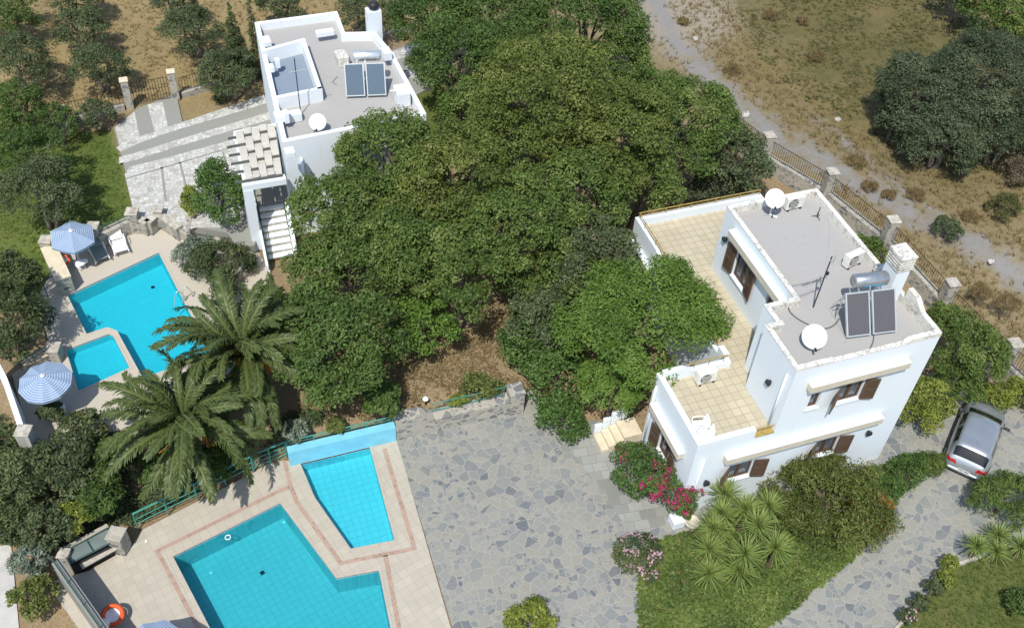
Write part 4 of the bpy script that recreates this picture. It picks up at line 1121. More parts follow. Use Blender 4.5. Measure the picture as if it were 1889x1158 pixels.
def rail_fence(label, a, b, z, h, mat, levels=(1.0, .66, .4, .16), np_=4, group=None, rr=.03, name="railing", zb=None):
    a = np.array(a[:2]); b = np.array(b[:2]); zb = z if zb is None else zb
    t = thing(name, label, "railing", (float((a + b)[0] / 2), float((a + b)[1] / 2), z), group)
    for i, f in enumerate(levels):
        m = MB(); m.tube([(a[0], a[1], z + h * f), (b[0], b[1], zb + h * f)], rr if i == 0 else rr * .5, 7); m.build("rail", mat, t)
    for f in np.linspace(0, 1, np_):
        q = a + (b - a) * f; zz = z + (zb - z) * f
        m = MB(); m.tube([(q[0], q[1], zz - .02), (q[0], q[1], zz + h)], rr * .75, 6); m.build("post", mat, t)
    return t

# right-hand boundary: low stone wall, pillars and iron fence along the track
FP = [(12.2, 21.2), (13.15, 17.75), (14.75, 14.2), (15.65, 10.15), (16.45, 6.2), (17.15, 2.4), (17.9, -1.6)]
for i in range(len(FP) - 1):
    a, b = np.array(FP[i]), np.array(FP[i + 1]); d = (b - a) / np.linalg.norm(b - a)
    nm = ["behind the tree crowns at the far end", "next after the trees, behind the near villa roof", "level with the rear corner of the near villa", "behind the near villa chimney", "right of the near villa's garden shrub", "at the right edge near the car"][i]
    pa, pb = a + d * .28, b - d * .28
    za, zb = hz(*pa) , hz(*pb)
    stone_wall("low rubble wall of the track boundary, section " + nm, [(pa, pb, min(za, zb) - .5, za + .95, zb + .95)], "track boundary walls")
    picket_fence("rusty picket fence panel " + nm, pa, pb, za + .95, zb + .95, .95, M['iron'], .125, "track boundary fence panels", r=.012)
pl_lab = ["pillar half hidden by the tree crowns at the far end of the track fence", "pillar at the tip of the tree crowns where the picket fence comes out", "stone pillar on the track fence beyond the rear corner of the near villa", "stone pillar on the track fence behind the near villa roof edge", "stone pillar on the track fence right of the chimney", "stone pillar on the track fence at the right edge of the photo", "last fence pillar by the driveway outside the right edge"]
for i, p in enumerate(FP[:6]):
    z = hz(*p); pillar(pl_lab[i], p, z - .4, z + 2.1, .52, "track fence pillars", rz=-.15)

# retaining wall, pillar and green fence above the patio
y0 = 6.92
bw = MB(); bw.box(((-14.02 - 9.66) / 2, 6.84, .43), (4.36, .35, .88))
tag(bw.build("pool_wall", M['bluewall']), "blue painted wall behind the tapering paddling pool", "wall")
stone_wall("rough stone retaining wall between patio and brown garden", [((-9.64, y0), (-8.6, y0), -.1, 1.25, 1.2), ((-8.6, y0), (-8.0, y0), -.1, 1.2, .82), ((-8.0, y0), (-4.7, y0 - .02), -.1, .82, .82)], t=.55)
pillar("square stone post at the patio end of the green fence", (-4.45, 6.85), -.1, 1.25, .62, cap=M['stone'])
picket_fence("short green picket fence on the patio's stone wall", (-8.0, y0 + .1), (-4.9, y0 + .1), .86, .86, .55, M['green'], .11, rails=(.1, .97), r=.008, rr=.018, name="green_fence")
rail_fence("green railing on top of the blue pool wall", (-14.0, 7.0), (-9.7, 7.0), .86, .34, M['green'], (1.0, .5), 5)
m_a, m_b, m_c = un2(470, 871, 0), un2(238, 985, 0), un2(490, 856, 0)
rail_fence("long green railing along the slanting edge of the lower pool deck", (m_b[0] + .35, m_b[1] + .15), (m_a[0] - .03, m_a[1] + .05), 0.0, 1.0, M['green'], (1.0, .62, .34), 5, rr=.04)
rail_fence("short green railing between corner post and blue wall", (m_a[0], m_a[1] + .1), (-14.05, 7.15), 0.0, 1.0, M['green'], (1.0, .7, .45, .2), 3, rr=.04)
# stone box with glass lids (pump house) at the deck corner
pz = 0.0
t = thing("pump_box", "stone pump box with two dusty glass lids at the deck corner", "pump box", (-21.4, 5.2, 0))
gA, gB, gC, gD = [np.array(un(x, y, .78)) for x, y in ((120, 1016), (199, 973), (214, 996), (131, 1038))]
m = MB(); a = un2(110, 1050, 0); b = un2(232, 993, 0)
m.wall(un2(150, 1047, 0), un2(222, 1008, 0), -.2, .42, .30)
m.wall(gA + np.array([0, .12, 0]), gB + np.array([0, .12, 0]), -.2, .74, .24)
m.build("stone_base", M['stone'], t)
m = MB(); q0, q1 = np.array(un2(148, 1042, .45)), np.array(un2(218, 1003, .45)); m.wall(q0, q1, .422, .47, .36); m.build("ledge", M['rock'], t)
def lerp4(u, v): return (gA * (1 - u) + gB * u) * (1 - v) + (gD * (1 - u) + gC * u) * v
for u0, u1 in ((.03, .48), (.52, .98)):
    m = MB(); V = [lerp4(u, v) + np.array([0, 0, z]) for z in (-.03, .01) for u, v in ((u0, .08), (u1, .08), (u1, .94), (u0, .94))]
    m.add(V, [(3, 2, 1, 0), (7, 6, 5, 4)][::-1] + [(0, 1, 5, 4), (1, 2, 6, 5), (2, 3, 7, 6), (3, 0, 4, 7)]); m.build("glass_lid", M['hazeglass'], t)
m = MB()
for u in (0.0, .5, 1.0): m.tube([lerp4(u, 0), lerp4(u, 1)], .03, 5)
for v in (0.0, 1.0): m.tube([lerp4(0, v), lerp4(1, v)], .03, 5)
m.build("lid_frame", M['dgreen'], t)
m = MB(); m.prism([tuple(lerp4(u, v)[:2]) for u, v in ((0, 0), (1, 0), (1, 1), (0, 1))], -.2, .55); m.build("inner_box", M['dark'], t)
x, y = un2(214, 982, .95); pillar("mossy stone post at the end of the slanting green railing", (x - .0, y - .1), -.2, 1.0, .55, rz=-.5, cap=M['stone'])
# left parapet wall of the lower deck with rail
wa, wb = un2(100, 1030, 1.75), un2(250, 1243, 1.75)
wm_ = stone_wall("grey parapet wall along the left edge of the lower pool deck", [(wa, wb, -.4, 1.6, 1.6)], mat=M['concrete'], name="parapet_wall", t=.3)
rail_fence("dark green railing on the grey deck parapet", (wa[0] - .08, wa[1]), (wb[0] - .08, wb[1]), 1.6, .3, M['dgreen'], (1.0, .5), 6, rr=.03)
pillar("small pale stone post beside the pump box", (un2(118, 1022, .9)), -.3, .95, .36, rz=-.4)
# pale balustrade wall at the left of the paddling pool
def plan(*pts, z=2.9): return [un2(x, y, z) for x, y in pts]
P_ = plan((-22, 640), (8, 698), (38, 786))
stone_wall("tall white garden wall at the left edge beside the lower parasol", [(P_[0], P_[1], .3, 2.9, 2.9), (P_[1], P_[2], .3, 2.9, 2.9)], mat=M['whiteL'], name="garden_wall", t=.2)
x, y = un2(43, 795, 3.0); pillar("white rubble post at the end of the tall garden wall", (x, y), .4, 3.0, .5, rz=-.35, mat=M['court'])
a, b = un2(40, 668, 1.55), un2(90, 645, 1.55)
stone_wall("short stone seat wall left of the paddling pool", [(a, b, .6, 1.5, 1.5)], t=.5, cope=M['step'])
x, y = un2(96, 640, 1.75); pillar("mossy stone post on the short seat wall", (x, y), .6, 1.7, .55, rz=-.3)
a, b = un2(34, 672, 1.95), un2(84, 642, 1.95)
rail_fence("dark railing on the short seat wall", (a[0], a[1] + .05), (b[0], b[1] + .05), 1.56, .45, M['dgreen'], (1.0, .55), 3, rr=.028)
a, b = un2(66, 560, 1.0), un2(97, 650, 1.0)
rail_fence("thin dark railing beside the deck between conifer and cyan pool", a, b, 1.0, .8, M['dgreen'], (1.0, .5), 4, rr=.025)
a, b = un2(64, 562, 1.0), un2(112, 532, 1.0)
rail_fence("green two-rail fence at the lawn end of the cyan pool", a, b, 1.0, .9, M['dgreen'], (1.0, .55), 3, rr=.028)
# planter wall and posts behind the upper parasol
a, b = un2(88, 452, 2.0), un2(116, 512, 2.0)
stone_wall("stone planter wall on the left of the upper parasol", [(a, b, .6, 1.9, 1.9)], t=.62, cope=M['step'])
x, y = un2(84, 441, 2.2); pillar("square stone post behind the upper parasol at the lawn corner", (x, y), .6, 2.15, .5, rz=-.3)
a, b = un2(176, 425, 2.0), un2(238, 395, 2.0)
stone_wall("low stone wall between lawn and sun loungers", [(a, b, .6, 1.75, 1.75)], t=.4)
rail_fence("dark green slats on the wall behind the loungers", a, b, 1.76, .32, M['dgreen'], (1.0, .6, .2), 4, rr=.022)
x, y = un2(171, 417, 2.1); pillar("stone post partly under the upper parasol", (x, y), .6, 2.1, .48, rz=-.3)
x, y = un2(243, 391, 2.15); pillar("pale stone post where lawn, courtyard and pool deck meet", (x, y), .6, 2.15, .52, rz=-.3)
x, y = un2(291, 385, 2.0); pillar("low stone post on the zigzag courtyard wall", (x, y), 1.0, 1.95, .42, rz=-.3)
zig = [un2(x, y, 1.72) for x, y in ((250, 402), (272, 412), (289, 397))]; zig2 = [un2(x, y, 1.72) for x, y in ((293, 396), (330, 421))]
stone_wall("zigzag stone parapet at the courtyard edge near the loungers", [(zig[0], zig[1], .6, 1.75, 1.75), (zig[1], zig[2], .6, 1.75, 1.75)], t=.32, cope=M['rock'])
stone_wall("slanting stone parapet descending from courtyard to pool deck", [(zig2[0], zig2[1], .6, 1.75, 1.7)], t=.32, cope=M['rock'])
a, b, c_ = un2(330, 421, 1.6), un2(346, 428, 1.6), un2(350, 395, 1.6)
stone_wall("stone kerb beside the courtyard steps", [(a, b, .6, 1.62, 1.5), (b, c_, .6, 1.62, 1.62)], t=.22)
# gate of the courtyard, with its posts and rails
gp = [un2(240, 196, 1.6), un2(325, 180, 1.6)]
pillar("stone gate post on the left of the iron gate", gp[0], 1.4, 3.2, .38, "gate posts", cap=M['step']); pillar("stone gate post on the right of the iron gate", gp[1], 1.4, 3.2, .38, "gate posts", cap=M['step'])
picket_fence("brown iron gate closing the white paved drive", (gp[0][0] + .3, gp[0][1] + .08), (gp[1][0] - .3, gp[1][1] - .02), 1.62, 1.62, 1.35, M['iron'], .14, rails=(.04, .55, .97), name="iron_gate", r=.014)
for nm, p0, p1 in (("left of the gate behind the small shrub", gp[0], un2(118, 222, 1.6)), ("right of the gate towards the round olive", gp[1], un2(420, 150, 1.6)), ("at the far left edge among the dark trees", un2(110, 226, 1.6), un2(-20, 262, 1.6)), ("behind the far villa towards the tall trees", un2(430, 148, 1.6), un2(760, 40, 1.6))):
    p0, p1 = np.array(p0), np.array(p1); d = (p1 - p0) / np.linalg.norm(p1 - p0); p0 = p0 + d * .3; p1 = p1 - d * .1
    za, zb = hz(*p0), hz(*p1)
    stone_wall("low stone wall under the iron fence " + nm, [(p0, p1, min(za, zb) - .4, za + .35, zb + .35)], t=.3)
    picket_fence("iron fence " + nm, p0, p1, za + .35, zb + .35, .9, M['iron'], .16, r=.011)
x, y = un2(116, 216, 2.4); pillar("pale stone post in the iron fence left of the gate", (x, y), 1.3, 2.9, .42)

# ------------------------------------------------------------------ pool furniture
def parasol(label, P, r, h, n_, rot, tilt=(0, 0), vent=True):
    t = thing("parasol", label, "parasol", P, "striped parasols"); t.rotation_euler = (tilt[0], tilt[1], 0)
    def loc(m_, nm, mat, par=t, smooth=False):
        me = bpy.data.meshes.new(nm); me.from_pydata(m_.v, [], m_.f); me.materials.append(mat)
        if m_.va is not None:
            a_ = me.attributes.new("stripe", 'FLOAT', 'POINT'); a_.data.foreach_set("value", m_.va)
        me.update(); o = bpy.data.objects.new(nm, me); COL.objects.link(o); o.parent = par
        return o
    m = MB(); m.va = []; rise = .52 * r / 1.4
    for k in range(n_):
        a0, a1 = rot + 2 * math.pi * k / n_, rot + 2 * math.pi * (k + 1) / n_
        rows = [(0.0, 0.0), (.25, 0), (.5, 0), (.75, 0), (1.0, 0)]
        V = []
        for f, _ in rows:
            z = h - rise * (f ** 1.15)
            for s_ in (0, .5, 1):
                c_ = np.array([math.cos(a0), math.sin(a0)]) * (1 - s_) + np.array([math.cos(a1), math.sin(a1)]) * s_
                sag = .045 * math.sin(math.pi * s_) * f
                V.append((c_[0] * r * f, c_[1] * r * f, z - sag)); m.va.append(f)
        m.add(V, [(3 * i + j, 3 * i + 3 + j, 3 * i + 4 + j, 3 * i + 1 + j) for i in range(4) for j in range(2)])
        # valance
        V2 = [V[12], V[13], V[14]]; V3 = [(x, y, z - .12) for x, y, z in V2]
        m.add(V2 + V3, [(3, 4, 1, 0), (4, 5, 2, 1)]); m.va += [1.0] * 3 + [1.09] * 3
    loc(m, "canopy", M['stripe'])
    m = MB(); m.lathe([(.0, h + .10), (.03, h + .09), (.05, h + .03), (.09, h + .012), (.09, h - .02)][::-1], (0, 0, 0), 10); loc(m, "finial", M['wplastic'])
    m = MB(); m.tube([(0, 0, 0), (0, 0, h)], .024, 8); loc(m, "pole", M['wplastic'])
    for k in range(n_):
        a0 = rot + 2 * math.pi * k / n_; c_, s_ = math.cos(a0), math.sin(a0)
        m = MB(); m.tube([(0, 0, h - .03), (c_ * r * .5, s_ * r * .5, h - rise * .45 - .04), (c_ * r, s_ * r, h - rise - .02)], .009, 4); m.tube([(0, 0, h - .75), (c_ * r * .5, s_ * r * .5, h - rise * .45 - .05)], .008, 4); loc(m, "rib", M['dark'])
    m = MB(); m.lathe([(.26, 0), (.26, .05), (.20, .09), (.05, .11), (.05, .3), (0, .3)], (0, 0, 0), 16); loc(m, "base", M['wplastic'])
    return t
def base_under(px, py, h, zg):
    x, y, _ = un(px, py, h + zg); return (x, y, zg)
parasol("blue and white striped parasol with six sides, shading the lounger", base_under(124, 420, 2.2, 1.0), 1.02, 2.2, 6, .55, (.10, .06))
parasol("blue and white striped round parasol by the paddling pool", base_under(81, 688, 2.2, 1.0), 1.02, 2.2, 10, .2, (.05, -.03))
parasol("blue and white striped parasol cut off by the bottom edge of the photo", base_under(280, 1182, 2.2, 0.0), .98, 2.2, 8, .3)
def lounger(label, a, b, z, mat):
    """a: foot end (2D), b: head end"""
    A, B = Vector((*a, z)), Vector((*b, z)); d = (B - A); L = d.length; rz = math.atan2(d.y, d.x)
    t = thing("sun_lounger", label, "sun lounger", A, "sun loungers"); t.rotation_euler = (0, 0, rz)
    def loc(m_, nm, mt):
        me = bpy.data.meshes.new(nm); me.from_pydata(m_.v, [], m_.f); me.materials.append(mt); me.update(); o = bpy.data.objects.new(nm, me); COL.objects.link(o); o.parent = t
    hs = L * .62; w = .62
    m = MB()
    for s_ in (-1, 1): m.box((L * .48, s_ * (w / 2), .30), (L * .96, .05, .07), bevel=.015)
    loc(m, "frame", M['wplastic'])
    m = MB(); k = 10
    for i in range(k): m.box((.06 + (hs - .1) * (i + .5) / k, 0, .335), ((hs - .1) / k * .82, w - .04, .022))
    loc(m, "seat", mat)
    m = MB(); ba = math.radians(32)
    for i in range(7):
        r_ = (L - hs) * (i + .5) / 7; m.box((hs + r_ * math.cos(ba), 0, .345 + r_ * math.sin(ba)), ((L - hs) / 7 * .84, w - .06, .022), ry=-ba)
    for s_ in (-1, 1): m.tube([(hs, s_ * (w / 2 - .04), .34), (hs + (L - hs) * math.cos(ba), s_ * (w / 2 - .04), .34 + (L - hs) * math.sin(ba))], .025, 6)
    loc(m, "backrest", mat)
    for x_ in (.18, L * .8):
        for s_ in (-1, 1):
            m = MB(); m.tube([(x_, s_ * w / 2, .3), (x_ + .03, s_ * (w / 2 + .02), 0)], .03, 6); loc(m, "leg", M['wplastic'])
    for s_ in (-1, 1):
        m = MB(); m.tube([(hs - .35, s_ * (w / 2 + .01), .33), (hs - .33, s_ * (w / 2 + .03), .5), (hs + .05, s_ * (w / 2 + .03), .52), (hs + .1, s_ * (w / 2 + .01), .33)], .022, 6); loc(m, "armrest", M['wplastic'])
    return t
lounger("bright white sun lounger standing in full sun right of the parasol", un2(225, 466, 1.3), un2(208, 421, 1.55), 1.0, M['wplastic'])
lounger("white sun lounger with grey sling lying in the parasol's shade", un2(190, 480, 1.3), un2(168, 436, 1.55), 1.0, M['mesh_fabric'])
def lifebuoy(label, P, h, r, tilt, rz):
    t = thing("lifebuoy_stand", label, "lifebuoy", P, "lifebuoys")
    R3 = Matrix.Rotation(rz, 3, 'Z') @ Matrix.Rotation(tilt, 3, 'X'); C = Vector(P) + Vector((0, 0, h))
    m = MB(); V = []; F = []; tr_ = r * .24
    for i in range(28):
        for k in range(8):
            a, b = 2 * math.pi * i / 28, 2 * math.pi * k / 8
            V.append(C + R3 @ Vector(((r + tr_ * math.cos(b)) * math.cos(a), (r + tr_ * math.cos(b)) * math.sin(a), tr_ * math.sin(b))))
            F.append((i * 8 + k, ((i + 1) % 28) * 8 + k, ((i + 1) % 28) * 8 + (k + 1) % 8, i * 8 + (k + 1) % 8))
    m.add(V, F); m.build("ring", M['orange'], t, smooth=True)
    m = MB(); m.lathe([(0, -.04), (r * .72, -.04), (r * .74, -.02), (0, -.015)], C, 20, R3); m.build("backboard", M['wplastic'], t)
    m = MB(); m.tube([P, C - R3 @ Vector((0, 0, .04))], .03, 6); m.build("post", M['wplastic'], t)
    m = MB(); m.tube([C + R3 @ Vector((0, r * .5, .0)), C + R3 @ Vector((0, r * .45, .12))], .02, 5); m.lathe([(.0, .12), (.06, .1), (.06, .06), (0, .05)][::-1], C + R3 @ Vector((0, r * .42, 0)), 8); m.build("hook", M['alu'], t)
    return t
x, y = un2(204, 1126, .8); lifebuoy("orange lifebuoy with white centre on the lower pool deck", (x, y, 0), .5, .33, .25, .1)
x, y = un2(118, 478, 1.6); lifebuoy("red orange lifebuoy under the edge of the upper parasol", (x, y, 1.0), .55, .21, .45, .3)
x, y = un2(194, 1153, .35); t = thing("garden_lamp", "white globe lamp at the bottom left on the lower deck", "lamp", (x, y, 0))
m = MB(); m.tube([(x, y, 0), (x, y, .3)], .04, 8); m.build("post", M['dark'], t)
m = MB(); m.lathe([(.06, .28)] + [(.2 * math.sin(a), .46 - .2 * math.cos(a)) for a in np.linspace(.4, math.pi, 9)], (x, y, 0), 16); m.build("globe", M['wplastic'], t, smooth=True)
x, y = un2(148, 486, 1.35); t = thing("side_table", "small white lobed plastic table at the pool's corner", "table", (x, y, 1.0))
m = MB(); m.lathe([(0, .36), (.2, .36), (.21, .38), (.2, .40), (0, .40)], (x, y, 1.0), 16); m.lathe([(0, .36), (.14, .36), (.15, .385), (.14, .41), (0, .41)], (x + .2, y + .06, 1.0), 14); m.build("table_top", M['wplastic'], t)
for a in range(3):
    m = MB(); m.tube([(x + .1 * math.cos(a * 2.1), y + .1 * math.sin(a * 2.1), 1.36), (x + .17 * math.cos(a * 2.1), y + .17 * math.sin(a * 2.1), 1.0)], .02, 6); m.build("leg", M['wplastic'], t)
# skimmer net pole lying on the deck, garden light, pots
a, b = un(240, 1010, .02), un(310, 976, .02)
t = thing("pool_pole", "thin pale pole lying on the lower deck beside the railing", "pole", a)
m = MB(); m.tube([a, b], .012, 5); m.build("shaft", M['alu'], t)
m = MB(); m.lathe([(.05, 0), (.05, .05), (0, .06)], (un(270, 998, 0)), 8); m.build("knob", M['wplastic'], t)
x, y = un2(785, 742, 1.0); z = hz(x, y); t = thing("garden_light", "small mushroom garden light on the brown soil", "lamp", (x, y, z))
m = MB(); m.tube([(x, y, z), (x, y, z + .35)], .03, 6); m.build("post", M['dark'], t)
m = MB(); m.lathe([(.0, .34), (.11, .34), (.13, .38), (.07, .46), (0, .48)], (x, y, z), 12); m.build("lamp_head", M['wplastic'], t)
x, y = un2(1275, 967, 0.1); t = thing("plant_pot", "pale round clay pot at the foot of the villa's front corner", "pot", (x, y, 0))
m = MB(); m.lathe([(.18, 0), (.27, .15), (.28, .28), (.31, .32), (.30, .36), (.25, .36), (.23, .3), (0, .29)], (x, y, 0), 18); m.build("vessel", M['cream'], t, smooth=True)
m = MB(); x, y = un2(1248, 960, .2); m.box((x, y, .22), (.5, .5, .46), bevel=.04); tag(m.build("planter_block", M['white']), "white masonry block at the corner under the bougainvillea", "planter")
# boulder behind the near villa, white stones along the track
def rock(label, px, py, z, s, mat=M['rock'], cat="rock", seed=0, group=None):
    rg = np.random.default_rng(seed); x, y = un2(px, py, z); m = MB(); n1, n2 = 9, 6
    V = []
    for i in range(n2 + 1):
        th = math.pi * i / n2
        for k in range(n1):
            a = 2 * math.pi * k / n1; r_ = rg.uniform(.75, 1.15)
            V.append((x + s[0] * r_ * math.sin(th) * math.cos(a), y + s[1] * r_ * math.sin(th) * math.sin(a), z + s[2] * .35 + s[2] * r_ * math.cos(th)))
    m.add(V, [(i * n1 + k, (i + 1) * n1 + k, (i + 1) * n1 + (k + 1) % n1, i * n1 + (k + 1) % n1) for i in range(n2) for k in range(n1)])
    o = m.build("boulder", mat); tag(o, label, cat, group); return o
rock("grey boulder half hidden behind the terrace's rear wall", 1243, 365, 1.0, (.75, .45, .9), seed=3)
for i, (px, py, s, lab) in enumerate(((1375, 214, .3, "white stone beside the track just past the tree crowns"), (1283, 74, .22, "white stone high up beside the track"), (1545, 222, .2, "small pale stone below the orange weeds"), (1828, 484, .18, "small pale stone on the track near the right edge"))):
    rock(lab, px, py, 1.0, (s, s * .8, s * .7), M['court'], seed=10 + i, group="stones along the track")

# ------------------------------------------------------------------ parked car
def car(label, rear, front, z):
    A, B = np.array(rear), np.array(front); d = (B - A) / np.linalg.norm(B - A); L = 4.05
    mid = (A + B) / 2; rz = math.atan2(d[1], d[0])
    t = thing("parked_car", label, "car", (float(mid[0]), float(mid[1]), z)); t.rotation_euler = (0, 0, rz)
    def loc(m_, nm, mt, par=t, smooth=False, sub=0):
        me = bpy.data.meshes.new(nm); me.from_pydata([tuple(q) for q in m_.v], [], m_.f); me.materials.append(mt); me.update()
        if smooth: me.polygons.foreach_set("use_smooth", [True] * len(me.polygons))
        o = bpy.data.objects.new(nm, me); COL.objects.link(o); o.parent = par
        if sub:
            md = o.modifiers.new("subdivision", 'SUBSURF'); md.levels = sub; md.render_levels = sub
        return o
    # one smooth shell, lofted from cross sections, then parted into body and panes
    st = [(-2.08, .52, .36, (.50, .62), (.40, .66), (.28, .68), .69), (-2.02, .76, .28, (.74, .76), (.66, .86), (.42, .88), .89), (-1.93, .82, .22, (.80, .90), (.68, .965), (.44, .985), .995),
          (-1.52, .86, .20, (.83, .945), (.665, 1.30), (.55, 1.385), 1.415), (-1.36, .87, .2, (.835, .945), (.675, 1.335), (.565, 1.41), 1.445), (-.80, .88, .2, (.84, .945), (.68, 1.365), (.575, 1.44), 1.475), (-.36, .88, .2, (.84, .94), (.68, 1.37), (.575, 1.445), 1.48), (-.27, .88, .2, (.84, .94), (.68, 1.37), (.575, 1.445), 1.48),
          (.15, .88, .2, (.838, .935), (.67, 1.35), (.565, 1.43), 1.465), (.48, .88, .2, (.832, .93), (.65, 1.29), (.55, 1.37), 1.405), (1.16, .87, .2, (.80, .90), (.70, .925), (.5, .95), .965), (1.32, .865, .2, (.79, .88), (.68, .90), (.46, .92), .93), (1.72, .81, .22, (.73, .79), (.60, .815), (.38, .83), .84), (1.98, .64, .26, (.56, .65), (.46, .67), (.28, .69), .70), (2.06, .46, .33, (.40, .54), (.34, .57), (.2, .58), .59)]
    rows = []
    for x_, w, zf, b_, g2, r2, zc2 in st:
        rows.append([(x_, 0, zf), (x_, w * .84, zf), (x_, w, zf + .14), (x_, w * 1.0, (zf + .14 + b_[1]) / 2), (x_, *b_), (x_, *g2), (x_, *r2), (x_, 0, zc2)])
    Vc = []; Fc = []; Mi = []
    ring_n = 14
    for r_ in rows: Vc += r_ + [(a, -b, c) for a, b, c in r_[1:7]]
    def vid(i, k): return i * ring_n + k
    order = [0, 1, 2, 3, 4, 5, 6, 7, 13, 12, 11, 10, 9, 8]      # around the section
    for i in range(len(st) - 1):
        xm = (st[i][0] + st[i + 1][0]) / 2
        for k in range(ring_n):
            a, b = order[k], order[(k + 1) % ring_n]
            Fc.append((vid(i, a), vid(i + 1, a), vid(i + 1, b), vid(i, b)))
            mi = 0; pair = {a, b}
            top = pair in ({5, 6}, {6, 7}, {7, 13}, {13, 12})
            side = pair in ({4, 5}, {12, 11})
            if top and -1.93 < xm < -1.52: mi = 1
            elif top and .48 < xm < 1.16: mi = 2
            elif side and (-1.36 < xm < -.36): mi = 3 if pair == {4, 5} else 5
            elif side and (-.27 < xm < .48): mi = 4 if pair == {4, 5} else 6
            Mi.append(mi)
    Fc.append(tuple(vid(0, order[k]) for k in range(ring_n))); Mi.append(0)
    Fc.append(tuple(vid(len(st) - 1, order[k]) for k in range(ring_n - 1, -1, -1))); Mi.append(0)
    me = bpy.data.meshes.new("shell"); me.from_pydata(Vc, [], Fc)
    for k in range(7): me.materials.append(M['car'])
    me.polygons.foreach_set("material_index", Mi); me.update()
    so_ = bpy.data.objects.new("shell", me); COL.objects.link(so_); md = so_.modifiers.new("s", 'SUBSURF'); md.levels = 2
    dg = bpy.context.evaluated_depsgraph_get(); ev = so_.evaluated_get(dg); em = ev.to_mesh()
    co = [tuple(v.co) for v in em.vertices]; nr_ = [tuple(v.normal) for v in em.vertices]; pf = [(tuple(p_.vertices), p_.material_index) for p_ in em.polygons]
    ev.to_mesh_clear(); bpy.data.objects.remove(so_)
    def lamp_id(f):
        c = [sum(co[v][k] for v in f) / len(f) for k in range(3)]
        if c[0] < -1.80 and .40 < abs(c[1]) < .86 and .735 < c[2] < .875: return 7 if c[1] > 0 else 8
        if c[0] > 1.60 and .36 < abs(c[1]) < .82 and .60 < c[2] < .76: return 9 if c[1] > 0 else 10
        return 0
    pf = [(f, mi if mi else lamp_id(f)) for f, mi in pf]
    for mi, nm, mt in ((7, "tail_light", M['redlight']), (8, "tail_light", M['redlight']), (9, "headlight", M['headlight']), (10, "headlight", M['headlight']), (0, "body", M['car']), (1, "rear_window", M['carglass']), (2, "windscreen", M['carglass']), (3, "side_window", M['carglass']), (4, "side_window", M['carglass']), (5, "side_window", M['carglass']), (6, "side_window", M['carglass'])):
        q = MB(); used = {}
        for f, m_i in pf:
            if m_i != mi: continue
            g_ = []
            for v in f:
                if v not in used: used[v] = len(q.v); q.v.append(co[v])
                g_.append(used[v])
            q.f.append(tuple(g_))
        o_ = loc(q, nm, mt, smooth=True)
    for s_ in (-1, 1):
        m = MB(); m.box((.72, s_ * .97, .98), (.12, .2, .12), bevel=.03); m.box((.74, s_ * .86, .95), (.06, .12, .05)); loc(m, "wing_mirror", M['dark'])
        for x_ in (-1.28, 1.28):
            m = MB(); m.lathe([(0, -.1), (.26, -.1), (.305, -.07), (.305, .07), (.26, .1), (.19, .085), (0, .07)], (x_, s_ * .80, .305), 20, Matrix.Rotation(math.pi / 2 * -s_, 3, 'X')); w_ = loc(m, "wheel", M['black'])
            m = MB(); m.lathe([(.0, .088), (.05, .1), (.17, .088), (.19, .098), (.0, .099)][:4], (x_, s_ * .80, .305), 16, Matrix.Rotation(math.pi / 2 * -s_, 3, 'X')); loc(m, "rim", M['alu'], w_)
    m = MB(); m.box((-2.06, 0, .47), (.12, 1.36, .16), bevel=.05); loc(m, "bumper", M['car'])
    m = MB(); m.box((-2.112, 0, .58), (.012, .50, .11)); pl_ = loc(m, "number_plate", M['plate'])
    m = MB()
    for i, w_ in enumerate((.045, .04, .05, .02, .045, .05, .045)): m.box((-2.12, .19 - i * .063, .58), (.004, w_, .065))
    loc(m, "plate_marks", M['dark'], pl_)
    m = MB(); m.box((-2.0, 0, .83), (.03, .09, .09), bevel=.02); loc(m, "badge", M['alu'])
    m = MB(); m.tube([(-1.86, .05, 1.0), (-1.80, -.3, 1.03)], .012, 4); loc(m, "rear_wiper", M['dark'])
    m = MB(); m.tube([(-1.15, 0, 1.46), (-1.32, 0, 1.62)], .008, 4); loc(m, "aerial", M['dark'])
    return t
car("silver hatchback parked nose to the hedge on the stone driveway", un2(1777, 868, .5), un2(1822, 748, .55), 0.0)
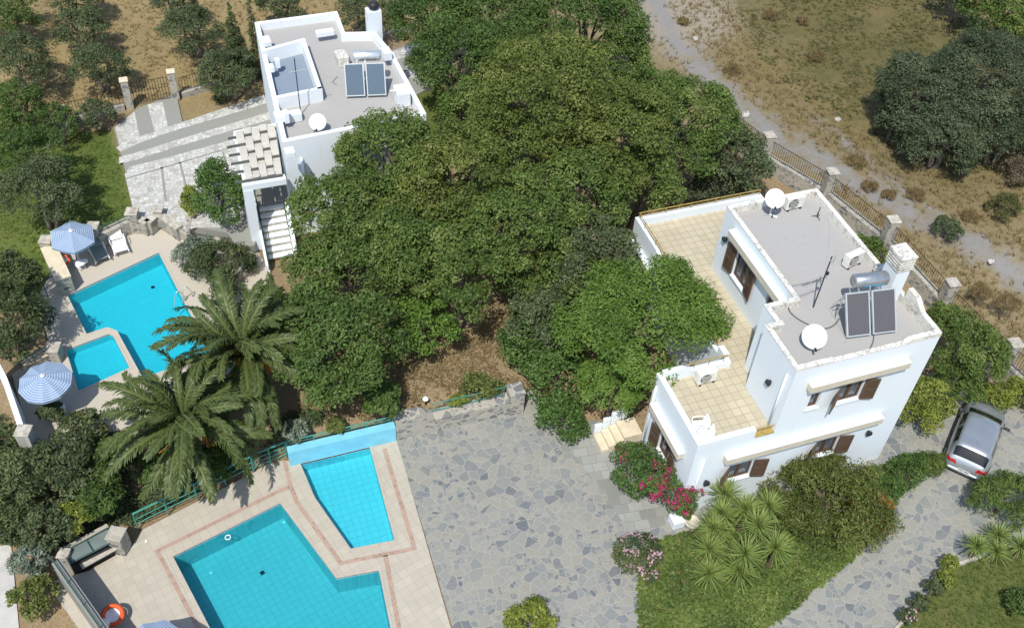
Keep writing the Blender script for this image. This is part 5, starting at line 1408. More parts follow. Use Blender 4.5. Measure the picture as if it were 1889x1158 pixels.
# ------------------------------------------------------------------ vegetation
def unit(rg, n):
    v = rg.normal(size=(n, 3)); return v / np.linalg.norm(v, axis=1, keepdims=True)
def leaves(rg, C, Rc, dens, L, W, flat=.5, tint0=None, jit=.28, hang=0.0, tip=None):
    """rhombic leaves on the shells of leaf clumps; returns V,F,tint"""
    cnt = np.maximum(6, (dens * (np.max(Rc, axis=1) if Rc.ndim > 1 else Rc) ** 2).astype(int))
    ci = np.repeat(np.arange(len(C)), cnt); n = len(ci)
    d = unit(rg, n); d[:, 2] = np.where(d[:, 2] < -.35, -d[:, 2] * .6, d[:, 2])
    rad = rg.uniform(.55, 1.08, n) ** .8
    P = C[ci] + d * (Rc[ci] if Rc.ndim > 1 else Rc[ci][:, None]) * rad[:, None]
    nr = d * .7 + unit(rg, n) * .75; nr[:, 2] += flat; nr /= np.linalg.norm(nr, axis=1, keepdims=True)
    t = np.cross(nr, unit(rg, n)); t[:, 2] -= hang; t /= np.linalg.norm(t, axis=1, keepdims=True) + 1e-9
    b = np.cross(nr, t); s = rg.uniform(.65, 1.3, n)[:, None]
    l2 = t * (L / 2) * s; w2 = b * (W / 2) * s
    fold = nr * (W * .18) * s
    V = np.stack([P - l2, P + w2 * .9 - l2 * .1 + fold, P + l2, P - w2 * .9 - l2 * .1 + fold], 1).reshape(-1, 3)
    F = np.arange(4 * n).reshape(n, 4)
    base = tint0[ci] if tint0 is not None else .5
    tint = np.clip(base + rg.normal(0, jit * .6, n), 0, 1)
    return V, F, tint
def clumps(rg, R, n, rc, low=-.25, fill=.25, drop=0.0):
    """n clump centres for an ellipsoid R (rx,ry,rz) around the origin"""
    out = []
    R = np.array(R)
    while len(out) < n:
        u = unit(rg, 1)[0]
        if u[2] < low and rg.random() < .85: continue
        f = rg.uniform(.2, .6) if rg.random() < fill else rg.uniform(.70, 1.0)
        p = u * f * (1 + .16 * math.sin(3 * math.atan2(u[1], u[0]) + rg.uniform(-.3, .3) + drop))
        out.append(p * np.maximum(R - rc * .7, R * .3))
    return np.array(out)
_rng = [1000]
def nrg():
    _rng[0] += 7; return np.random.default_rng(_rng[0])
def trunk(root, base, top, r, rg, mat, limbs=(), name="trunk"):
    m = MB(); b = Vector(base); t_ = Vector(top)
    k = 5; pts = [b.lerp(t_, i / k) + Vector((rg.normal(0, r * .5), rg.normal(0, r * .5), 0)) * (0 if i == 0 else 1) for i in range(k + 1)]
    pts[0].z -= .15
    m.tube(pts, [r * (1.25 - .75 * i / k) for i in range(k + 1)], 8)
    for q in limbs:
        q = Vector(q); s_ = pts[rg.integers(2, k + 1)]; mid = s_.lerp(q, .5) + Vector((rg.normal(0, .12), rg.normal(0, .12), .12))
        m.tube([s_, mid, q], [r * .45, r * .28, r * .1], 6)
    return m.build(name, mat, root, smooth=True)
def tree(name, label, px, py, rpx, zc, mat, cat="tree", group=None, ell=(1, 1, .85), rc=.30, nf=1.0, dens=560, L=.20, W=.11, bark='bark', flat=.5, hang=0.0, low=-.25, fill=.25, multi=1, lean=(0, 0), jit=.28, rz=None, cov=2.1):
    P = un(px, py, zc); R = rpx / ppm(P); rg = nrg()
    x, y, _ = P; z0 = hz(x, y)
    for PL, zz in ((D2, 1.0), (COURT, 1.6), (PATIO, 0.0), (D1, 0.0)):
        if sdist(np.array([x]), np.array([y]), PL)[0] > -.1: z0 = zz
    t = thing(name, label, cat, (x + lean[0], y + lean[1], z0), group)
    Rv = np.array([R * ell[0], R * ell[1], R * ell[2]])
    # boughs -> sprays -> leaves
    nl = int(9 + 6 * nf); lobes = []
    for k in range(nl):
        a = k * 2.39996 + rg.normal(0, .3); s_ = low + (1 - low) * ((k + .5) / nl) ** .85; c_ = math.sqrt(max(0, 1 - s_ * s_))
        f = rg.uniform(.58, .78)
        lobes.append(np.array([c_ * math.cos(a), c_ * math.sin(a), s_]) * f)
    lobes.append(np.array([0, 0, .15])); lobes = np.array(lobes)
    lr = rg.uniform(.27, .40, len(lobes)); lr[-1] = .55
    n2 = int(15 * nf / (rc / .24) ** 1.2) + 6; C = []; T0 = []
    for l_, r_ in zip(lobes, lr):
        lt = rg.normal(0, .10)
        for k in range(n2):
            u = unit(rg, 1)[0]; u = u + l_ * 1.1; u[2] += .15; u /= np.linalg.norm(u)
            C.append((l_ + u * r_ * rg.uniform(.72, 1.08)) * Rv); T0.append(.5 + lt + rg.normal(0, .13))
    C = np.array(C); T0 = np.clip(T0, .12, .88)
    if rz is not None:
        c_, s_ = math.cos(rz), math.sin(rz); C = C @ np.array([[c_, s_, 0], [-s_, c_, 0], [0, 0, 1]])
    C = C + np.array([0, 0, max(zc, z0 + .25 * R) - z0]) - np.array([lean[0], lean[1], 0])
    C[:, 2] = np.maximum(C[:, 2], .10)
    rr = R * rc * .62 * rg.uniform(.6, 1.3, len(C)); Rc = np.stack([rr, rr, rr * .75], 1)
    area = 4 * math.pi * R * R * .6 * (ell[0] * ell[1] + ell[0] * ell[2] + ell[1] * ell[2]) / 3
    tot = cov * area / (L * W * .5)
    V, F, T = leaves(rg, C, Rc, tot / max(1e-6, float((rr ** 2).sum())), L, W, flat, T0, jit, hang)
    V[:, 2] = np.maximum(V[:, 2], .02)
    o = raw_mesh("crown", V, F, mat, t, None, False, {"tint": T})
    top = C.mean(0) + np.array([0, 0, -.1 * R])
    pick = C[rg.permutation(len(C))[:9]]
    W0 = np.array([x + lean[0], y + lean[1], z0])
    for k in range(multi):
        off = np.array([0, 0, 0]) if multi == 1 else np.array([.18 * math.cos(k * 2.4), .18 * math.sin(k * 2.4), 0])
        trunk(t, W0 + off, W0 + top + off * 3, max(.035, min(.2, R * .065)), rg, M[bark], [W0 + q for q in pick[k::multi]])
    return t

# --- the wood between the houses
W_ = "trees of the central grove"
A = [ # px,py,r,z,mat,label
 (716,292,92,5.6,'l_mid',"leafy tree whose crown overlaps the front right corner of the far roof"),
 (622,392,80,4.8,'l_mid',"feathery tree hiding the front wall of the far villa beside the stair"),
 (640,505,95,4.0,'l_mid',"mid green tree just right of the foot of the far stair"),
 (622,640,122,3.6,'l_dark',"dense dark green round tree right of the palms"),
 (742,470,88,4.6,'l_mid',"mid green crown in the left middle of the grove"),
 (850,505,92,4.4,'l_mid',"mid green crown above the patch of bare soil"),
 (845,335,108,5.4,'l_warm',"broad yellowish green crown at the centre of the grove"),
 (950,420,95,5.0,'l_mid',"mid green crown right of the grove's centre"),
 (1005,185,128,6.4,'l_warm',"largest warm green tree at the top of the grove"),
 (845,115,88,5.4,'l_dark',"dark green tree behind the far villa's chimney side"),
 (1080,60,112,5.8,'l_dark',"tall dark green tree at the top edge above the grove"),
 (905,30,84,5.2,'l_dark',"dark tree at the top edge left of the tall dark tree"),
 (1125,265,108,5.6,'l_warm',"yellowish green tree on the right shoulder of the grove"),
 (1270,240,98,4.6,'l_mid',"mid green tree at the right end of the grove by the track"),
 (1355,300,66,3.2,'l_oliveg',"greyish green low tree at the right tip of the grove beside the fence"),
 (1065,360,92,4.8,'l_mid',"mid green crown behind the near villa's rear terrace corner"),
 (1180,335,72,4.0,'l_mid',"small green tree just behind the terrace's rear rail"),
 (1090,480,86,3.6,'l_oliveg',"bluish dark tree left of the terrace's far corner"),
 (1000,590,62,2.6,'l_oliveg',"dusky green small tree above the ivy mound"),
 (780,598,62,2.6,'l_bright',"bright green small tree in front of the grove at the bare soil"),
 (1120,555,62,2.8,'l_oliveg',"dusky tree filling the gap between grove and terrace"),
 (596,500,44,3.0,'l_mid',"low mid green tree overhanging the foot of the far stair"),
 (925,270,80,5.0,'l_mid',"mid green crown between the two warm trees near the top"),
 (1045,500,66,3.4,'l_mid',"shaded green crown above the soil clearing's right edge"),
 (690,380,80,4.6,'l_mid',"mid green crown right of the feathery tree by the far villa"),
 (775,395,80,4.8,'l_warm',"sunlit yellowish crown left of the grove's centre"),
 (1200,190,70,4.6,'l_mid',"outer green crown on the grove's upper right flank"),
 (568,580,50,2.6,'l_mid',"green crown between far stair and dense round tree"),
 (1140,118,58,5.0,'l_mid',"mid green crown on the upper right edge of the grove beside the track"),
 (800,45,78,5.0,'l_dark',"dark tree at the top edge right behind the far villa's chimney"),
 (945,105,74,5.4,'l_dark',"dark green crown between the top edge trees and the warm tree"),
 (880,200,64,4.8,'l_mid',"mid green crown right of the small lawn behind the far villa"),
 (955,515,44,3.2,'l_mid',"small crown overhanging the bare soil on its right side"),
 (705,740,36,2.0,'l_dark',"drooping dark green edge tree right of the dense round tree"),
]
for px, py, r, z, mt, lab in A:
    big = r > 80; r *= 1.02
    tree("broadleaf_tree", lab, px, py, r, z, M[mt], "tree", W_, rc=.22 if big else .26, L=.155, W=.085, flat=.75, hang=.2, nf=1.25 if big else 1.0, ell=(1.06, 1.06, .82), low=-.35, cov=2.3)
tree("feathery_tree", "bright green feathery tree leaning over the near villa's terrace", 1190, 600, 146, 4.0, M['l_bright'], "tree", None, (1, 1, .62), rc=.20, nf=1.5, L=.15, W=.07, flat=1.1, low=-.15, cov=2.6)
tree("feathery_tree", "lower bright green bough clump above the entrance steps", 1128, 712, 66, 2.4, M['l_bright'], "tree", None, (1, .9, .7), rc=.26, L=.14, W=.07, flat=1.0, cov=2.5)
tree("evergreen_shrub", "grey green shrub behind the terrace's rear rail near the boulder", 1320, 352, 55, 2.0, M['l_olive'], "shrub", None, (1.2, .8, .8), dens=700, L=.15, W=.07)
# ivy mound beside the patio
tree("ivy_mound", "smooth green ivy hedge tapering down beside the patio", 1022, 700, 64, .9, M['l_ivy'], "hedge", None, (1.05, 1.7, .8), rc=.3, dens=1100, L=.13, W=.10, flat=.4, rz=.25, fill=.4)
tree("ivy_mound", "rounded lower end of the ivy hedge next to the agave", 1036, 775, 50, .6, M['l_ivy'], "hedge", None, (.9, 1.1, .8), rc=.33, dens=1100, L=.13, W=.10, flat=.4, fill=.4)
tree("ivy_mound", "upper ivy mass merging with the dusky trees", 985, 640, 60, 1.6, M['l_ivy'], "hedge", None, (1, 1.1, .9), rc=.3, dens=1000, L=.14, W=.10, flat=.4, fill=.4)

# --- olives of the dry field, upper left
O_ = "olive trees on the dry slope"
for px, py, r, z, mt, lab in [
 (150,62,54,3.0,'l_oliveg',"olive tree with bare limbs showing below the crown on the dry slope"),
 (183,128,52,3.0,'l_oliveg',"olive tree just above the left gate post"),
 (352,62,56,3.0,'l_oliveg',"olive tree with a forked crown left of the conifers"),
 (322,8,42,3.0,'l_olive',"olive tree cut by the top edge above the forked one"),
 (418,142,58,3.0,'l_oliveg',"round dark olive tree right of the gate"),
 (515,14,42,2.8,'l_oliveg',"olive tree at the top edge behind the far roof's left corner"),
 (668,28,52,3.2,'l_oliveg',"olive tree at the top edge behind the far villa's chimney"),
 (142,2,46,3.0,'l_oliveg',"olive tree cut by the top edge above the bare-limbed one"),
 (12,28,58,3.2,'l_dark',"dark tree in the top left corner"),
 (38,118,62,3.4,'l_oliveg',"dark olive below the top left corner"),
 (28,200,58,3.4,'l_dark',"dark tree above the left lawn"),
 (98,232,42,2.6,'l_dark',"dark shrubby tree in front of the left iron fence"),
 (176,215,36,2.3,'l_oliveg',"small shrub in front of the fence left of the gate"),
 (55,295,62,3.4,'l_dark',"dark tree on the left lawn beside the courtyard"),
 (78,362,74,3.4,'l_oliveg',"broad dark tree on the lawn behind the upper parasol"),
 (5,235,40,3.0,'l_dark',"dark tree cut by the left edge above the lawn")]:
    tree("olive_tree", lab, px, py, r, z, M[mt], "tree", O_, (1, 1, .8), rc=.27, nf=.8, L=.15, W=.06, cov=1.6, bark='obark', fill=.2, multi=2)
def conifer(label, px, py, w, hpx, mat, z0=None, name="cypress", group=None, dens=900, L=.16, W=.05, cat="tree"):
    """px,py: foot of the trunk; w crown half width px; hpx picture height"""
    z = 1.3 if z0 is None else z0; P = un(px, py, z); s = ppm(P); R = w / s; Hh = hpx / s / .70; rg = nrg()
    t = thing(name, label, cat, P, group)
    C = []; rr = []
    k = int(26 + Hh * 10)
    for i in range(k):
        f = (i + rg.random()) / k; a = rg.uniform(0, 6.28); rad = R * (1 - f) ** .7 * (.35 + .65 * min(1, f * 6))
        C.append((rad * .62 * math.cos(a), rad * .62 * math.sin(a), .2 + f * Hh)); rr.append(max(.09, rad * .62))
    C = np.array(C); rr = np.array(rr); Rc = np.stack([rr, rr, rr * 1.3], 1)
    V, F, T = leaves(rg, C, Rc, dens, L, W, .3, rg.uniform(.3, .7, len(C)), .28, -.4)
    raw_mesh("crown", V, F, mat, t, None, False, {"tint": T})
    trunk(t, P, (P[0], P[1], P[2] + Hh * .8), max(.05, R * .12), rg, M['bark'])
    return t
conifer("slim dark cypress beside the far villa's rear left corner", 480, 150, 12, 128, M['l_conif'])
conifer("young pointed conifer left of the slim cypress", 446, 158, 26, 112, M['l_conif'], name="young_conifer")
conifer("thin young conifer under the round olive", 408, 195, 14, 60, M['l_conif'], name="young_conifer")
tree("conifer_tree", "big yellowish conifer at the left edge beside the cyan pool", 18, 600, 78, 2.6, M['l_conif'], "tree", None, (1, 1, 1.1), rc=.26, dens=900, L=.20, W=.06, flat=.2)
tree("conifer_tree", "conifer with a jagged shadowy top left of the planter wall", 32, 520, 46, 2.6, M['l_conif'], "tree", None, (1, 1, 1.3), rc=.28, dens=900, L=.20, W=.06, flat=.2)

# --- right side
R_g = "big olives beyond the track"
for px, py, r, z, lab in [(1712,190,98,3.2,"large grey green olive beyond the track, left crown of the three"), (1822,170,118,3.6,"largest grey green olive beyond the track at the right edge"), (1735,272,76,2.4,"low front crown of the olives beyond the track"), (1845,262,72,2.6,"lower right crown of the olives beyond the track"), (1655,235,48,2.0,"small left lobe of the olives beyond the track")]:
    tree("olive_tree", lab, px, py, r, z, M['l_olive'], "tree", R_g, (1, 1, .85), rc=.20, nf=1.4, L=.15, W=.06, bark='obark', flat=.7, multi=2, cov=2.3)
tree("broadleaf_tree", "green tree in the top right corner", 1852, 30, 72, 3.4, M['l_mid'], "tree", None, rc=.26, dens=620)
tree("broadleaf_tree", "dark green tree on the top edge near the right corner", 1775, -14, 50, 3.0, M['l_mid'], "tree", None, rc=.28, dens=620)
tree("dry_shrub", "small olive green shrub on the track beyond the fence", 1747, 424, 27, 1.5, M['l_oliveg'], "shrub", None, dens=900, L=.13, W=.05)
tree("dry_shrub", "purplish dry bush at the right edge below the big olives", 1885, 318, 42, 1.6, leafmat("leaf_dry_purple", [(0, (.06, .045, .03)), (.5, (.12, .095, .06)), (1, (.20, .16, .10))], .1), "shrub", None, dens=900, L=.13, W=.04)
tree("dry_shrub", "brown scrub at the right edge between olives and track", 1850, 385, 30, 1.4, M['weed'], "shrub", None, dens=900, L=.14, W=.04)
tree("garden_shrub", "tall green oleander right of the near villa", 1772, 655, 76, 1.9, M['l_mid'], "shrub", None, (1, 1.1, .9), rc=.25, dens=800, L=.18, W=.06)
tree("garden_shrub", "narrow green shrub behind the near villa's rear right corner", 1612, 465, 26, 1.6, M['l_mid'], "shrub", None, (1, 1.6, .8), dens=800, L=.17, W=.07, rz=.25)
tree("garden_shrub", "dark lower shrub touching the bonnet of the silver car", 1768, 712, 44, 1.0, M['l_mid'], "shrub", None, (1, 1, .8), rc=.3, dens=900, L=.16, W=.06)
tree("garden_shrub", "yellow green rounded shrub at the near villa's right wall", 1698, 748, 56, 1.0, M['l_lime'], "shrub", None, (1, 1, .85), rc=.25, dens=1000, L=.14, W=.06)
tree("garden_shrub", "small shrub squeezed between villa wall and oleander", 1735, 598, 40, 1.8, M['l_mid'], "shrub", None, (1, 1, .9), rc=.3, dens=900, L=.16, W=.06)
tree("lime_hedge", "bright yellow green hedge in front of the car at the right edge", 1868, 735, 42, .7, M['l_lime'], "hedge", None, (1.4, .9, .8), rc=.3, dens=1100, L=.13, W=.07)
# --- in front of the near villa
tree("flowering_hedge", "large brownish green shrub with orange tinges under the front windows", 1528, 935, 118, .85, M['l_brown'], "shrub", None, (1, .9, .62), rc=.22, nf=1.4, L=.20, W=.055, flat=.3, hang=-.6, cov=2.3)
tree("flowering_hedge", "orange tinged right flank of the large front shrub", 1604, 945, 46, .6, M['l_orange'], "shrub", None, (1, 1, .7), rc=.28, dens=1000, L=.19, W=.055, flat=.1)
tree("flowering_hedge", "thin upright twigs reaching up to the lower right window", 1500, 858, 46, .9, M['l_brown'], "shrub", None, (1.6, .6, .7), rc=.2, dens=700, L=.22, W=.05, flat=0, hang=-.9, rz=.1)
tree("low_hedge", "low green hedge running from the front shrub to the car", 1668, 875, 40, .35, M['l_ivy'], "hedge", None, (1.5, .8, .6), rc=.26, dens=1000, L=.16, W=.05, hang=-.4, rz=.45)
tree("low_hedge", "feathery low shrub beside the car's rear wheel", 1716, 858, 30, .3, M['l_grass'], "hedge", None, (1.3, .8, .6), rc=.3, dens=1000, L=.18, W=.04, hang=-.4)
rg = np.random.default_rng(31)
def carpet(nm, P, n_, mat, label, hmax=.16, L=.14, W=.08):
    P_ = np.array(P); lo, hi = P_.min(0), P_.max(0)
    x = rg.uniform(lo[0], hi[0], n_ * 4); y = rg.uniform(lo[1], hi[1], n_ * 4); e = sdist(x, y, P)
    ok = e > rg.uniform(-.12, .10, len(x)); x, y, e = x[ok][:n_], y[ok][:n_], e[ok][:n_]
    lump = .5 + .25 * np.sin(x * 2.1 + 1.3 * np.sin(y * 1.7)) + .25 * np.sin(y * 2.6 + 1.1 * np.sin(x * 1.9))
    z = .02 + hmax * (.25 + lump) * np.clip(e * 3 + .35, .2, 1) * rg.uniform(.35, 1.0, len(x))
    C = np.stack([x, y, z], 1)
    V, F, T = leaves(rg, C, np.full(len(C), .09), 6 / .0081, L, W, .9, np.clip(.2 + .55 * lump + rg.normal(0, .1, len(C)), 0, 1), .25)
    V[:, 2] = np.maximum(V[:, 2], .014)
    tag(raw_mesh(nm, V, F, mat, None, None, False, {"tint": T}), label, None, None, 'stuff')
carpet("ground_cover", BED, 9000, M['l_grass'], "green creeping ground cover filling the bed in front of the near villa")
UG = poly(.4, (-60,770),(60,800),(150,770),(230,830),(300,850),(470,790),(560,775),(640,778),(525,826),(466,842),(235,960),(215,955),(100,1022),(20,1000),(-60,985))
def carpet_at(nm, P, n_, mat, label, hmax, L, W, thr):
    P_ = np.array(P); lo, hi = P_.min(0), P_.max(0)
    x = rg.uniform(lo[0], hi[0], n_ * 4); y = rg.uniform(lo[1], hi[1], n_ * 4); e = sdist(x, y, P)
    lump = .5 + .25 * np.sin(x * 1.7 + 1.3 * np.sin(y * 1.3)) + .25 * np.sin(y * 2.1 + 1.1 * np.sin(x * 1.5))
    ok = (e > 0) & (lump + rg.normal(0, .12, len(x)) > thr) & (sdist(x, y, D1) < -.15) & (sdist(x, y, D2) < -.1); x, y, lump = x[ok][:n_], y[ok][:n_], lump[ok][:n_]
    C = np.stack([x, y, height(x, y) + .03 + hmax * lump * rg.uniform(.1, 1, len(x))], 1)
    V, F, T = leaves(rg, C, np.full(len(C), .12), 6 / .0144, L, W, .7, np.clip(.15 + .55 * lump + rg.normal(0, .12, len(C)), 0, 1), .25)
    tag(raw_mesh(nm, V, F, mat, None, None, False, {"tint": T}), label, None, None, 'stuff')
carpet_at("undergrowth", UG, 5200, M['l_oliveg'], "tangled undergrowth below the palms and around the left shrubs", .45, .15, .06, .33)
GR = poly(1.0, (540,775),(640,560),(900,560),(1180,520),(1180,420),(1020,690),(950,715),(735,772))
carpet_at("leaf_litter", GR, 4200, M['dry'], "fallen dry leaves scattered on the bare soil of the grove", .01, .09, .05, .2)
def flowers(tr, mat, n, L, W, seed, zmin=.4, name="flowers", box=None, clus=None):
    """bracts on the outer clumps of a shrub built by tree()"""
    rg = np.random.default_rng(seed); cr = [c for c in tr.children if c.name.startswith("crown")][0]
    k = len(cr.data.vertices); co = np.empty(k * 3, np.float32); cr.data.vertices.foreach_get("co", co); co = co.reshape(-1, 3)
    hi = co[co[:, 2] > np.quantile(co[:, 2], zmin)]
    if box is not None: hi = hi[(hi[:, 0] * box[0] + hi[:, 1] * box[1]) > box[2]]
    if len(hi) < 10: hi = co
    C = hi[rg.integers(0, len(hi), clus or max(4, n // 40))]
    V, F, T = leaves(rg, C, np.full(len(C), .2), n / len(C) / .04, L, W, .6, None)
    raw_mesh(name, V, F, mat, tr, None, False, {"tint": T})["kind"] = "stuff"
b1_ = tree("bougainvillea", "tall bougainvillea with magenta flowers at the villa's left wing", 1203, 890, 70, .95, M['l_ivy'], "shrub", None, (.72, 1.35, .75), rc=.24, dens=900, L=.14, W=.07, rz=.45)
flowers(b1_, M['flower_pink'], 900, .10, .08, 5, .35, "magenta_flowers", (.4, -.9, .1), 34)
flowers(b1_, M['flower_pink'], 300, .10, .08, 6, .1, "magenta_flowers", None, 26)
b2_ = tree("bougainvillea", "small drooping magenta bougainvillea tip at the pot", 1262, 943, 14, .7, M['l_ivy'], "shrub", None, rc=.4, dens=900, L=.13, W=.07)
flowers(b2_, M['flower_pink'], 220, .10, .08, 7, .2, "magenta_flowers", None, 5)
b3_ = tree("oleander_bush", "small purplish leafed oleander with pale pink flowers on the patio edge", 1178, 1030, 46, .5, M['l_conif'], "shrub", None, (1, 1.15, .7), rc=.26, nf=.75, dens=700, L=.15, W=.05)
flowers(b3_, M['flower_lilac'], 350, .08, .07, 8, .3, "pink_flowers", None, 18)
tree("patio_shrub", "round yellow green shrub at the bottom edge of the patio", 972, 1152, 46, .45, M['l_lime'], "shrub", None, (1.05, 1, .8), rc=.26, dens=1000, L=.14, W=.08)
tree("garden_shrub", "loose green shrub on the bare soil above the green fence", 884, 714, 36, 1.2, M['l_brown'], "shrub", None, (1.2, .8, .6), rc=.28, nf=.7, dens=800, L=.15, W=.08)
tree("garden_weed", "yellowing weed at the foot of the green fence", 846, 738, 15, 1.12, M['l_lime'], "shrub", None, (1.4, .7, .6), rc=.35, dens=600, L=.13, W=.06)
# --- planting round the far pool
tree("garden_shrub", "large round evergreen shrub beside the pergola", 408, 362, 60, 2.5, M['l_ivy'], "shrub", None, (.95, 1.2, .95), rc=.24, dens=1000, L=.13, W=.08)
tree("climbing_plant", "climbing plant hanging over the courtyard wall", 352, 372, 22, 1.9, M['l_lime'], "shrub", None, (.8, 1.8, .7), rc=.3, dens=900, L=.14, W=.07)
tree("planter_shrub", "rounded grey green shrub at the left end of the pool planter", 362, 472, 38, 1.6, M['l_grey'], "shrub", None, rc=.28, dens=1000, L=.12, W=.06)
tree("planter_shrub", "bushy green shrub with twiggy top in the pool planter", 405, 492, 56, 1.7, M['l_conif'], "shrub", None, (1.1, .9, .85), rc=.25, dens=950, L=.15, W=.05, hang=-.3)
tree("planter_shrub", "lower arm of the planter shrub towards the palm", 410, 535, 34, 1.5, M['l_conif'], "shrub", None, (.8, 1.3, .8), rc=.3, dens=950, L=.14, W=.05)
x, y = un2(455, 490, 1.3); m = MB()
RP = poly(1.0, (345,470),(400,445),(470,475),(478,500),(440,520),(420,545),(395,520))
m.ring(RP, .18, .9, 1.3); tag(m.build("stone_planter", M['rock']), "curved stone planter edge around the pool shrubs", "planter")
L_g = "dark shrubs left of the lower pool"
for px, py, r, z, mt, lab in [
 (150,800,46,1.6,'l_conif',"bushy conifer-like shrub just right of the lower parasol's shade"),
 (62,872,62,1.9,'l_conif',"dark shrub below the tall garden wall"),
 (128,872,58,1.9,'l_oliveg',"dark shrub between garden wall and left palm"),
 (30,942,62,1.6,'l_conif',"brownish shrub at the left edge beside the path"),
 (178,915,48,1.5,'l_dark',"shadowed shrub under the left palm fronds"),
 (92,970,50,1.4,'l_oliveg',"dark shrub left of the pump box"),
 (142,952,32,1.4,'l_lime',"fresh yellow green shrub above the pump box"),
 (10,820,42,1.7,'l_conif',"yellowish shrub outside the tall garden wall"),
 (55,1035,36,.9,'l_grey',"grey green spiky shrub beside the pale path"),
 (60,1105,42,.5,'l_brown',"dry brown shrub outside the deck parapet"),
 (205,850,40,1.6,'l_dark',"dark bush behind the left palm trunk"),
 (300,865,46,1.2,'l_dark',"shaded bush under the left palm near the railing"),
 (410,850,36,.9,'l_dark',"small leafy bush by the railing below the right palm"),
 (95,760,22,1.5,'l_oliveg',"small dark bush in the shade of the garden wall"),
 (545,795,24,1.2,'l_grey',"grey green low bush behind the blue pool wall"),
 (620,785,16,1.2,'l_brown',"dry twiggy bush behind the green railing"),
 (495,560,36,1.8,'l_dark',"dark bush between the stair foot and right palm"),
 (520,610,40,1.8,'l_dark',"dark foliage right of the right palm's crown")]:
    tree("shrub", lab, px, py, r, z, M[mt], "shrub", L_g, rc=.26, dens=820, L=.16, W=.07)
# --- lower right lawn planting
tree("feathery_shrub", "feathery tamarisk-like shrub at the right edge beside the lawn", 1850, 925, 62, .8, M['l_mid'], "shrub", None, (1.2, .85, .8), rc=.24, dens=1000, L=.20, W=.04, hang=-.3)
tree("rose_bush", "small dark shrub cut by the right edge of the lawn", 1888, 1115, 30, .6, M['l_dark'], "shrub", None, dens=800, L=.12, W=.06)
for i, (px, py, r, lab) in enumerate(((1742, 1068, 18, "thin rose bush at the kerb nearest the yuccas"), (1720, 1085, 15, "second thin rose bush along the lawn kerb, counted from the yuccas"), (1696, 1112, 16, "third thin rose bush along the lawn kerb, counted from the yuccas"), (1672, 1138, 15, "white flowered rose bush at the bottom of the lawn kerb"), (1752, 1040, 16, "yellow green rose bush just left of the yucca shadow"))):
    tr = tree("rose_bush", lab, px, py, r, .45, M['l_lime' if i in (0, 4) else 'l_oliveg'], "shrub", "rose bushes along the lawn", (1, 1, 1.2), rc=.36, nf=.6, dens=420, L=.10, W=.06)
    if i == 3: flowers(tr, M['flower_lilac'], 30, .09, .08, 9, .3, "white_flowers", None, 4)
# stone edging of the lawn
m = MB(); pts = [un2(x, y, 0) for x, y in ((1880, 1000), (1800, 1030), (1752, 1046), (1705, 1098), (1650, 1163), (1600, 1240))]
for a, b in zip(pts[:-1], pts[1:]): m.wall(a, b, -.05, .09, .12)
o = m.build("kerb", M['rock']); o["kind"] = 'structure'

# --- yuccas, agave
def blade_rosette(n, L, W, rg, up0=-.25, up1=1.45, droop=.35, seg=3):
    V = []; F = []; T = []
    for i in range(n):
        a = i * 2.39996 + rg.normal(0, .12); el = up0 + (up1 - up0) * ((i + .5) / n) ** .9 + rg.normal(0, .08)
        l = L * rg.uniform(.82, 1.1) * (1 if el < 1.1 else .8); d = np.array([math.cos(a) * math.cos(el), math.sin(a) * math.cos(el), math.sin(el)])
        s = np.array([-math.sin(a), math.cos(a), 0]); u = np.cross(d, s); b = len(V)
        for k in range(seg + 1):
            f = k / seg; w = W * (1 - f) ** .7 * (.7 if k == 0 else 1)
            c = d * l * f + np.array([0, 0, -droop * l * f * f * .35])
            V += [c - s * w / 2, c + u * w * .18, c + s * w / 2]
        for k in range(seg):
            q = b + 3 * k; F += [(q, q + 1, q + 4, q + 3), (q + 1, q + 2, q + 5, q + 4)]; T += [min(1, max(0, .35 + .3 * i / n + rg.normal(0, .16)))] * 2
    return np.array(V), np.array(F), np.array(T)
def yucca(label, P, h, L, group=None, n=120, mat=None, W=.058, name="yucca", proto=[None]):
    t = thing(name, label, "yucca" if name == "yucca" else "agave", P, group); rg = nrg()
    V, F, T = blade_rosette(n, L, W, rg); V = V + np.array([0, 0, h])
    raw_mesh("leaf_rosette", V, F, mat or M['l_yucca'], t, None, False, {"tint": T})
    if h > .15:
        m = MB(); m.tube([(P[0], P[1], P[2]), (P[0] + .03, P[1] - .02, P[2] + h * .5), (P[0], P[1], P[2] + h)], [.09, .075, .07], 8); m.build("trunk", M['pbark'], t)
    return t
YL = ["yucca rosette right under the lower left window", "yucca rosette left of centre against the villa's front wall", "yucca rosette in the middle of the clump, upper row", "yucca rosette touching the large brownish shrub, upper right", "yucca rosette at the left rim of the clump, second row", "tallest yucca rosette at the heart of the clump", "yucca rosette at the right of the clump, below the upper right one", "yucca rosette at the left rim of the clump, third row", "yucca rosette low in the middle of the clump", "lowest left yucca rosette over the ground cover", "yucca rosette squeezed in front of the pale wall on the right"]
for i, ((px, py), hh) in enumerate(zip(((1338, 912), (1332, 948), (1375, 940), (1418, 935), (1315, 975), (1375, 1022), (1430, 1010), (1308, 1012), (1362, 1052), (1308, 1058), (1398, 968)), (1.5, 1.3, 1.6, 1.5, 1.1, 1.5, 1.4, .9, .9, .6, 1.7))):
    x, y = un2(px, py, hh); y = min(y, -.45)
    yucca(YL[i], (x, y, 0), hh, .92, "yuccas in front of the near villa")
